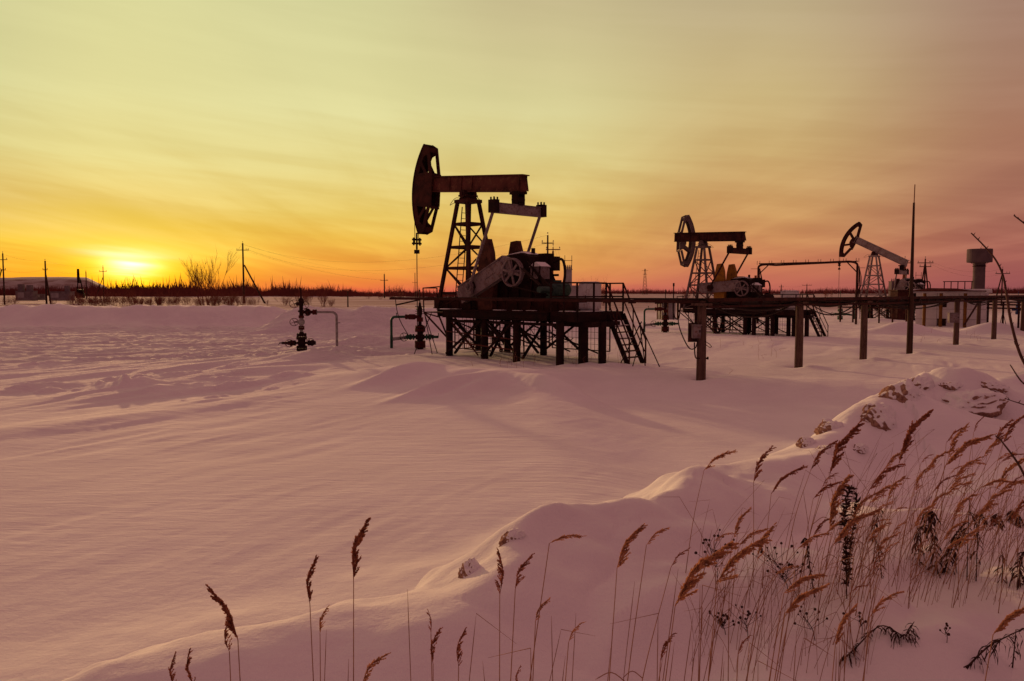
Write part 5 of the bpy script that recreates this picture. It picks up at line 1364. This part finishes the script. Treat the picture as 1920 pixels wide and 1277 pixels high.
for a in [((1374,846),(1320,882),(1283,1075),None,'arching thin reed standing alone before the far field',False),
          ((1444,841),(1413,905),(1412,1100),None,'compact upright head right of the arching reed',True),
          ((1504,876),(1446,926),(1428,1100),None,'head bending right with ragged lower edge',True),
          ((1563,829),(1520,882),(1470,1050),None,'head with two lobes left of the tall slanting one',True),
          ((1609,796),(1556,888),(1498,1075),None,'tall slanting head over the snow drift',True),
          ((1741,772),(1686,868),(1634,1075),None,'tallest slanting head near the brown clods',True),
          ((1568,887),(1541,914),(1500,1095),None,'short head below the tall slanting one',True),
          ((1812,798),(1778,858),(1735,1010),None,'pointed head right of the tallest slanting one',False),
          ((1843,782),(1826,810),(1800,985),None,'small upright head high above the right thicket',True),
          ((1896,788),(1862,842),(1800,1000),None,'first of the large heads at the right edge',True),
          ((1922,778),(1880,832),(1840,1000),None,'large head touching the right edge',True),
          ((1852,818),(1772,874),(1730,1030),None,'long feather leaning far right above the thicket',False),
          ((1748,852),(1727,868),(1690,1020),None,'tiny dark head between the slanting reeds',True),
          ((1694,894),(1664,938),(1630,1070),None,'rusty head before the smooth shaded drift',False),
          ((1742,874),(1714,922),(1680,1080),None,'narrow head left of the long feather',False),
          ((1642,958),(1562,1022),(1530,1150),None,'wide drooping plume across the dark upright weed',False),
          ((1684,1000),(1640,1040),(1610,1130),None,'soft plume right of the dark upright weed',False),
          ((1404,955),(1376,1008),(1352,1150),None,'slim rusty head above the pale plumes',False),
          ((1450,985),(1420,1050),(1385,1180),None,'loose pale head between thicket and slim rusty head',False),
          ((1922,858),(1868,918),(1810,1040),None,'grey straw head low at the right edge',False),
          ((1902,904),(1838,914),(1780,1050),None,'flat lying head low at the right edge',False),
          ((1590,893),(1556,990),(1530,1110),None,'long thin head behind the dark upright weed',False)]:
    reed(a[0], a[1], a[2], a[3], a[4], a[5])
rnd = random.Random(77)
for k in range(66):
    rx, ry = rnd.uniform(1530, 1960), rnd.uniform(985, 1150)
    if k >= 52: rx, ry = rnd.uniform(1330, 1620), rnd.uniform(1090, 1260)
    h = rnd.uniform(90, 190); lean = rnd.choice((rnd.uniform(.1, .6), rnd.uniform(-.15, .9))); bx, by = rx+h*lean, ry-h
    l = rnd.uniform(28, 62); reed((bx+l*rnd.uniform(.6,1.0), by-l*rnd.uniform(.25,.9)), (bx, by), (rx, ry), None, None, rnd.random() < .4)
def dry_grass():
    rnd = random.Random(9); m = MB()
    def stalk(rx, ry, tx, ty, d=None, kink=False, r=.0016):
        if d is None: g = ong(rx, ry); d = g.y
        else: g = at(rx, ry, d); g.z = min(g.z, H1(g.x, g.y))
        T = at(tx, ty, d+rnd.uniform(-.2, .2)); mid = g.lerp(T, .55)+Vector((-(T-g).x*.12, 0, 0))
        pts = curve_pts([g-Vector((0,0,.03)), mid, T], 5)
        if kink:
            pts.append(T+Vector((rnd.choice((-1,1))*rnd.uniform(.06,.16), rnd.uniform(-.05,.05), -rnd.uniform(.0,.1))))
        m.tube(pts, [r]*(len(pts)-1)+[r*.3], 3, False)
    for k in range(290):
        rx, ry = rnd.uniform(1560, 1950), rnd.uniform(960, 1140); h = rnd.uniform(50, 200)
        stalk(rx, ry, rx+h*rnd.gauss(.35,.32), ry-h, None, rnd.random() < .4, rnd.uniform(.0009,.0018))
    for k in range(140):
        rx, ry = rnd.uniform(1290, 1640), rnd.uniform(1080, 1270); h = rnd.uniform(50, 200)
        stalk(rx, ry, rx+h*rnd.gauss(.25,.32), ry-h, None, rnd.random() < .4, rnd.uniform(.0009,.0018))
    for k in range(30):
        rx = rnd.uniform(1180, 1600); h = rnd.uniform(60, 260)
        stalk(rx, 1340, rx+h*rnd.uniform(.0,.5), 1300-h, rnd.uniform(2.3, 3.3), rnd.random() < .3)
    for (rx, tx, ty, kk) in ((780,764,1105,0),(845,893,1150,1),(1040,1034,1155,0),(1020,1060,1230,0),(1000,995,1215,1),(1110,1145,1215,0),(600,612,1180,0),(640,654,1235,0),(985,1052,1180,1),(1060,1080,1150,0),(940,905,1240,0),(1150,1190,1090,0),(1228,1234,1150,1),(1240,1300,1150,0)):
        stalk(rx, 1345, tx, ty, rnd.uniform(2.6, 3.1), kk)
    for k in range(70):      # litter under and beside the platforms
        px = rnd.choice((rnd.uniform(880,1010), rnd.uniform(1060,1180), rnd.uniform(1340,1480), rnd.uniform(1720,1860))); py = rnd.uniform(655, 690)
        if px > 1300: py = rnd.uniform(640, 700) if px < 1600 else rnd.uniform(625, 645)
        g = onz(px, py, 0); g.z = H1(g.x, g.y); h = rnd.uniform(.15,.7)
        m.tube([g, g+Vector((rnd.gauss(0,.08), 0, h*.6)), g+Vector((rnd.gauss(0,.16), 0, h*.9))], [.006, .005, .003], 3, False)
    tag(m.build('dry_grass', 'straw'), 'thin dry grass stalks bristling from the snow', 'dry grass', kind='stuff')
dry_grass()

GW = 'dark withered weeds on the near snow bank'
def leaf(m, p, d, L, w, rnd, droop=1.):
    """one withered hanging leaf: narrow curled strip"""
    n = 5; q = p; dd = d.normalized(); k0 = len(m.v); sd = dd.cross(Vector((rnd.gauss(0,1), rnd.gauss(0,1), rnd.gauss(0,.4)))).normalized()
    for i in range(n+1):
        ww = w*math.sin(math.pi*(i+.35)/(n+.7)); m.v += [q+sd*ww, q-sd*ww]
        dd = (dd+Vector((rnd.gauss(0,.28), rnd.gauss(0,.28), -.55*droop))).normalized(); q = q+dd*L/n
        sd = (sd+Vector((rnd.gauss(0,.3), rnd.gauss(0,.3), rnd.gauss(0,.3)))).normalized()
    for i in range(n): a = k0+2*i; m.f.append((a, a+1, a+3, a+2)); m.s.append(True)
def weed(pts, label, n, Lpx, wpx, up=False, d=None, spread=1., r=.0045, f0=.12):
    rnd = random.Random(int(pts[0][0]*3+pts[0][1]))
    if d is None: g = ong(*pts[0]); d = g.y
    else: g = at(*pts[0], d); g.z = min(g.z, H1(g.x, g.y))
    P = [g-Vector((0,0,.03))]+[at(x, y, d+rnd.uniform(-.05,.05)) for x, y in pts[1:]]
    P = [P[0]]+[Vector((p.x, p.y, max(p.z, H1(p.x, p.y)+.05))) for p in P[1:]]
    t = thing('withered_weed', label, 'weed', g, 0, 1., GW); P = [p-g for p in P]; C = curve_pts(P, 8); k = d/F
    MB().tube(C, [r*(1-.6*i/len(C)) for i in range(len(C))], 5, False).build('stem', 'weed_dark', t)
    m = MB()
    for j in range(n):
        f = f0+(1-f0)*rnd.random(); i = min(int(f*(len(C)-1)), len(C)-2); p = C[i]
        a = rnd.uniform(0, 6.28); dirn = Vector((math.cos(a)*spread, math.sin(a)*spread*.8, .95+rnd.uniform(-.4,.5) if up else .1))
        leaf(m, p, dirn, Lpx*k*rnd.uniform(.5,1.2), wpx*k*rnd.uniform(.6,1.2), rnd, .45 if up else 1.)
    m.build('foliage', 'weed_dark', t)
    return t
weed([(1588,1122),(1586,1040),(1584,970),(1594,912)], 'tall dark upright weed covered in curled leaves, in the middle of the thicket', 300, 15, 2.3, True, spread=.45)
weed([(1590,1100),(1594,1030),(1604,965),(1606,925)], 'side stem of curled leaves just right of the tall dark upright weed', 150, 14, 2.2, True, spread=.4)
weed([(1529,1118),(1518,1060),(1512,1015),(1508,1008)], 'thinner dark weed with knotted top left of the tall upright one', 70, 14, 1.7, False)
weed([(1760,1078),(1752,1020),(1742,965),(1748,958)], 'dark leafy weed with drooping leaves at the heart of the right thicket', 75, 34, 2.4)
weed([(1768,1076),(1785,1030),(1800,985)], 'second dark leafy weed leaning right at the heart of the thicket', 85, 30, 2.4)
weed([(1726,1062),(1722,1010),(1735,980)], 'dark leafy weed left of the two leafy ones', 45, 26, 2.2)
weed([(1813,1088),(1815,1010),(1818,930)], 'straight weed stalk with few hanging leaves in the right thicket', 16, 26, 2.0, f0=.5)
weed([(1830,1090),(1834,1000),(1842,955)], 'straight weed stalk with clotted foot beside the similar one', 30, 24, 2.0, f0=.3)
weed([(1878,1092),(1880,1060),(1879,1035)], 'short stalk with dark clotted foot near the right edge', 12, 20, 1.8)
weed([(1915,1098),(1912,1070),(1922,1030)], 'dark clump of hanging leaves cut by the right edge', 40, 30, 2.6)
weed([(1905,985),(1905,965),(1895,955)], 'dark cluster of drooping leaves high at the right edge', 48, 28, 2.4)
weed([(1866,985),(1868,968),(1872,962)], 'small dark leaf cluster left of the high one at the right edge', 20, 26, 2.2)
weed([(1570,1237),(1600,1222),(1650,1208),(1695,1212),(1712,1232)], 'fallen leafy weed arching low over the snow at the bottom', 85, 34, 1.9, spread=.6, r=.005)
weed([(1800,1255),(1850,1215),(1885,1195),(1935,1172)], 'slanting leafy weed in the bottom right corner', 42, 42, 1.9, spread=.6, r=.006)
weed([(1898,1250),(1902,1215),(1905,1180)], 'bare dark stalk standing in the bottom right corner', 8, 16, 1.6)
weed([(1635,1016),(1640,985),(1652,950)], 'spindly branched weed right of the tall upright one', 30, 22, 1.4)
weed([(1655,1085),(1648,1040),(1640,1000)], 'thin stalk with hanging strips below the spindly weed', 26, 26, 1.5)
def umbel(root, tip, label, n=9, spread=30, d=None):
    rnd = random.Random(int(root[0]))
    if d is None: g = ong(*root); d = g.y
    else: g = at(*root, d); g.z = min(g.z, H1(g.x, g.y))
    T = at(*tip, d)-g; k = d/F; m = MB().tube(curve_pts([Vector((0,0,-.03)), T*.5+Vector((.01,0,0)), T], 5), .0022, 4, False); h = MB()
    for j in range(n):
        f = rnd.uniform(.45, 1.); p = T*f; q = p+Vector((rnd.gauss(0,1)*spread*k*.6, rnd.gauss(0,1)*spread*k*.5, rnd.uniform(.3,1.1)*spread*k))
        m.tube([p, p.lerp(q, .5)+Vector((0,0,-.004)), q], .0013, 3, False)
        rr = rnd.uniform(1.6, 2.9)*k
        h.lathe([(.2*rr,-rr),(rr,-.5*rr),(rr,.4*rr),(.3*rr,rr)], q, 6)
    k0 = len(m.v); m.v += h.v; m.f += [tuple(i+k0 for i in f) for f in h.f]; m.s += h.s
    o = m.build('seed_stalk', 'weed_dark'); o.location = g; tag(o, label, 'seed stalk', 'thin branched stalks with round seed heads')
umbel((1345,1095),(1338,1030), 'branched stalk with round seeds beside the largest orange plume', 22, 34)
umbel((1362,1190),(1348,1168), 'dense brown seed cluster low in the thicket at left', 26, 22)
umbel((1402,1200),(1395,1165), 'thin seed stalk right of the dense brown cluster', 12, 34)
umbel((1500,1120),(1450,1050), 'airy seed stalk left of the knotted weed', 20, 44)
umbel((1480,1110),(1462,1075), 'low airy seed stalk beside the tall airy one', 18, 36)
umbel((1530,1200),(1510,1160), 'small seed stalk at the bottom of the thicket', 10, 24)
umbel((1775,1205),(1770,1178), 'lone small seed stalk on the smooth snow at lower right', 6, 14)
umbel((1615,1190),(1612,1165), 'little seed stalk above the fallen leafy weed', 9, 22)

# leafless shrub outside the right edge whose long twigs reach into view
def twig_shrub():
    d = 3.4; root = at(2040, 1100, d); root.z = H1(root.x, root.y)
    t = thing('leafless_shrub', 'long bare arching twigs reaching in from the right edge', 'shrub', root)
    def tw(pts, r, nm='twig'):
        P = [at(x, y, d+dz)-root for x, y, dz in pts]; C = curve_pts(P, 6)
        m = MB().tube(C, [r*(1-.65*i/(len(C)-1)) for i in range(len(C))], 6, False)
        rn = random.Random(int(pts[-1][0]))
        for i in range(3, len(C)-1, 2):
            s = rn.choice((-1, 1)); m.tube([C[i], C[i]+Vector((s*.008, 0, .012))], [.0025, .001], 4, False)
        m.build(nm, 'twig', t)
    Z = (2040, 1105, 0)
    tw([Z,(1985,900,0),(1945,735,0),(1912,662,.0),(1895,600,0),(1887,550,.05),(1880,515,.1),(1866,486,.12),(1846,462,.15),(1821,437,.2)], .0075)
    tw([Z,(2010,760,.1),(1975,520,.1),(1940,436,.1),(1922,420,.1),(1901,404,.1)], .007)
    tw([Z,(1990,860,-.1),(1945,745,-.1),(1915,715,-.1),(1894,684,-.1)], .006)
    tw([(1912,662,0),(1906,650,0),(1903,640,0)], .003)
    tw([Z,(1980,800,-.1),(1935,766,-.1),(1884,747,-.1)], .005)
    tw([(1950,960,.0),(1915,880,0),(1880,830,0),(1866,817,0)], .006)
twig_shrub()
tg = ong(1766, 1078)
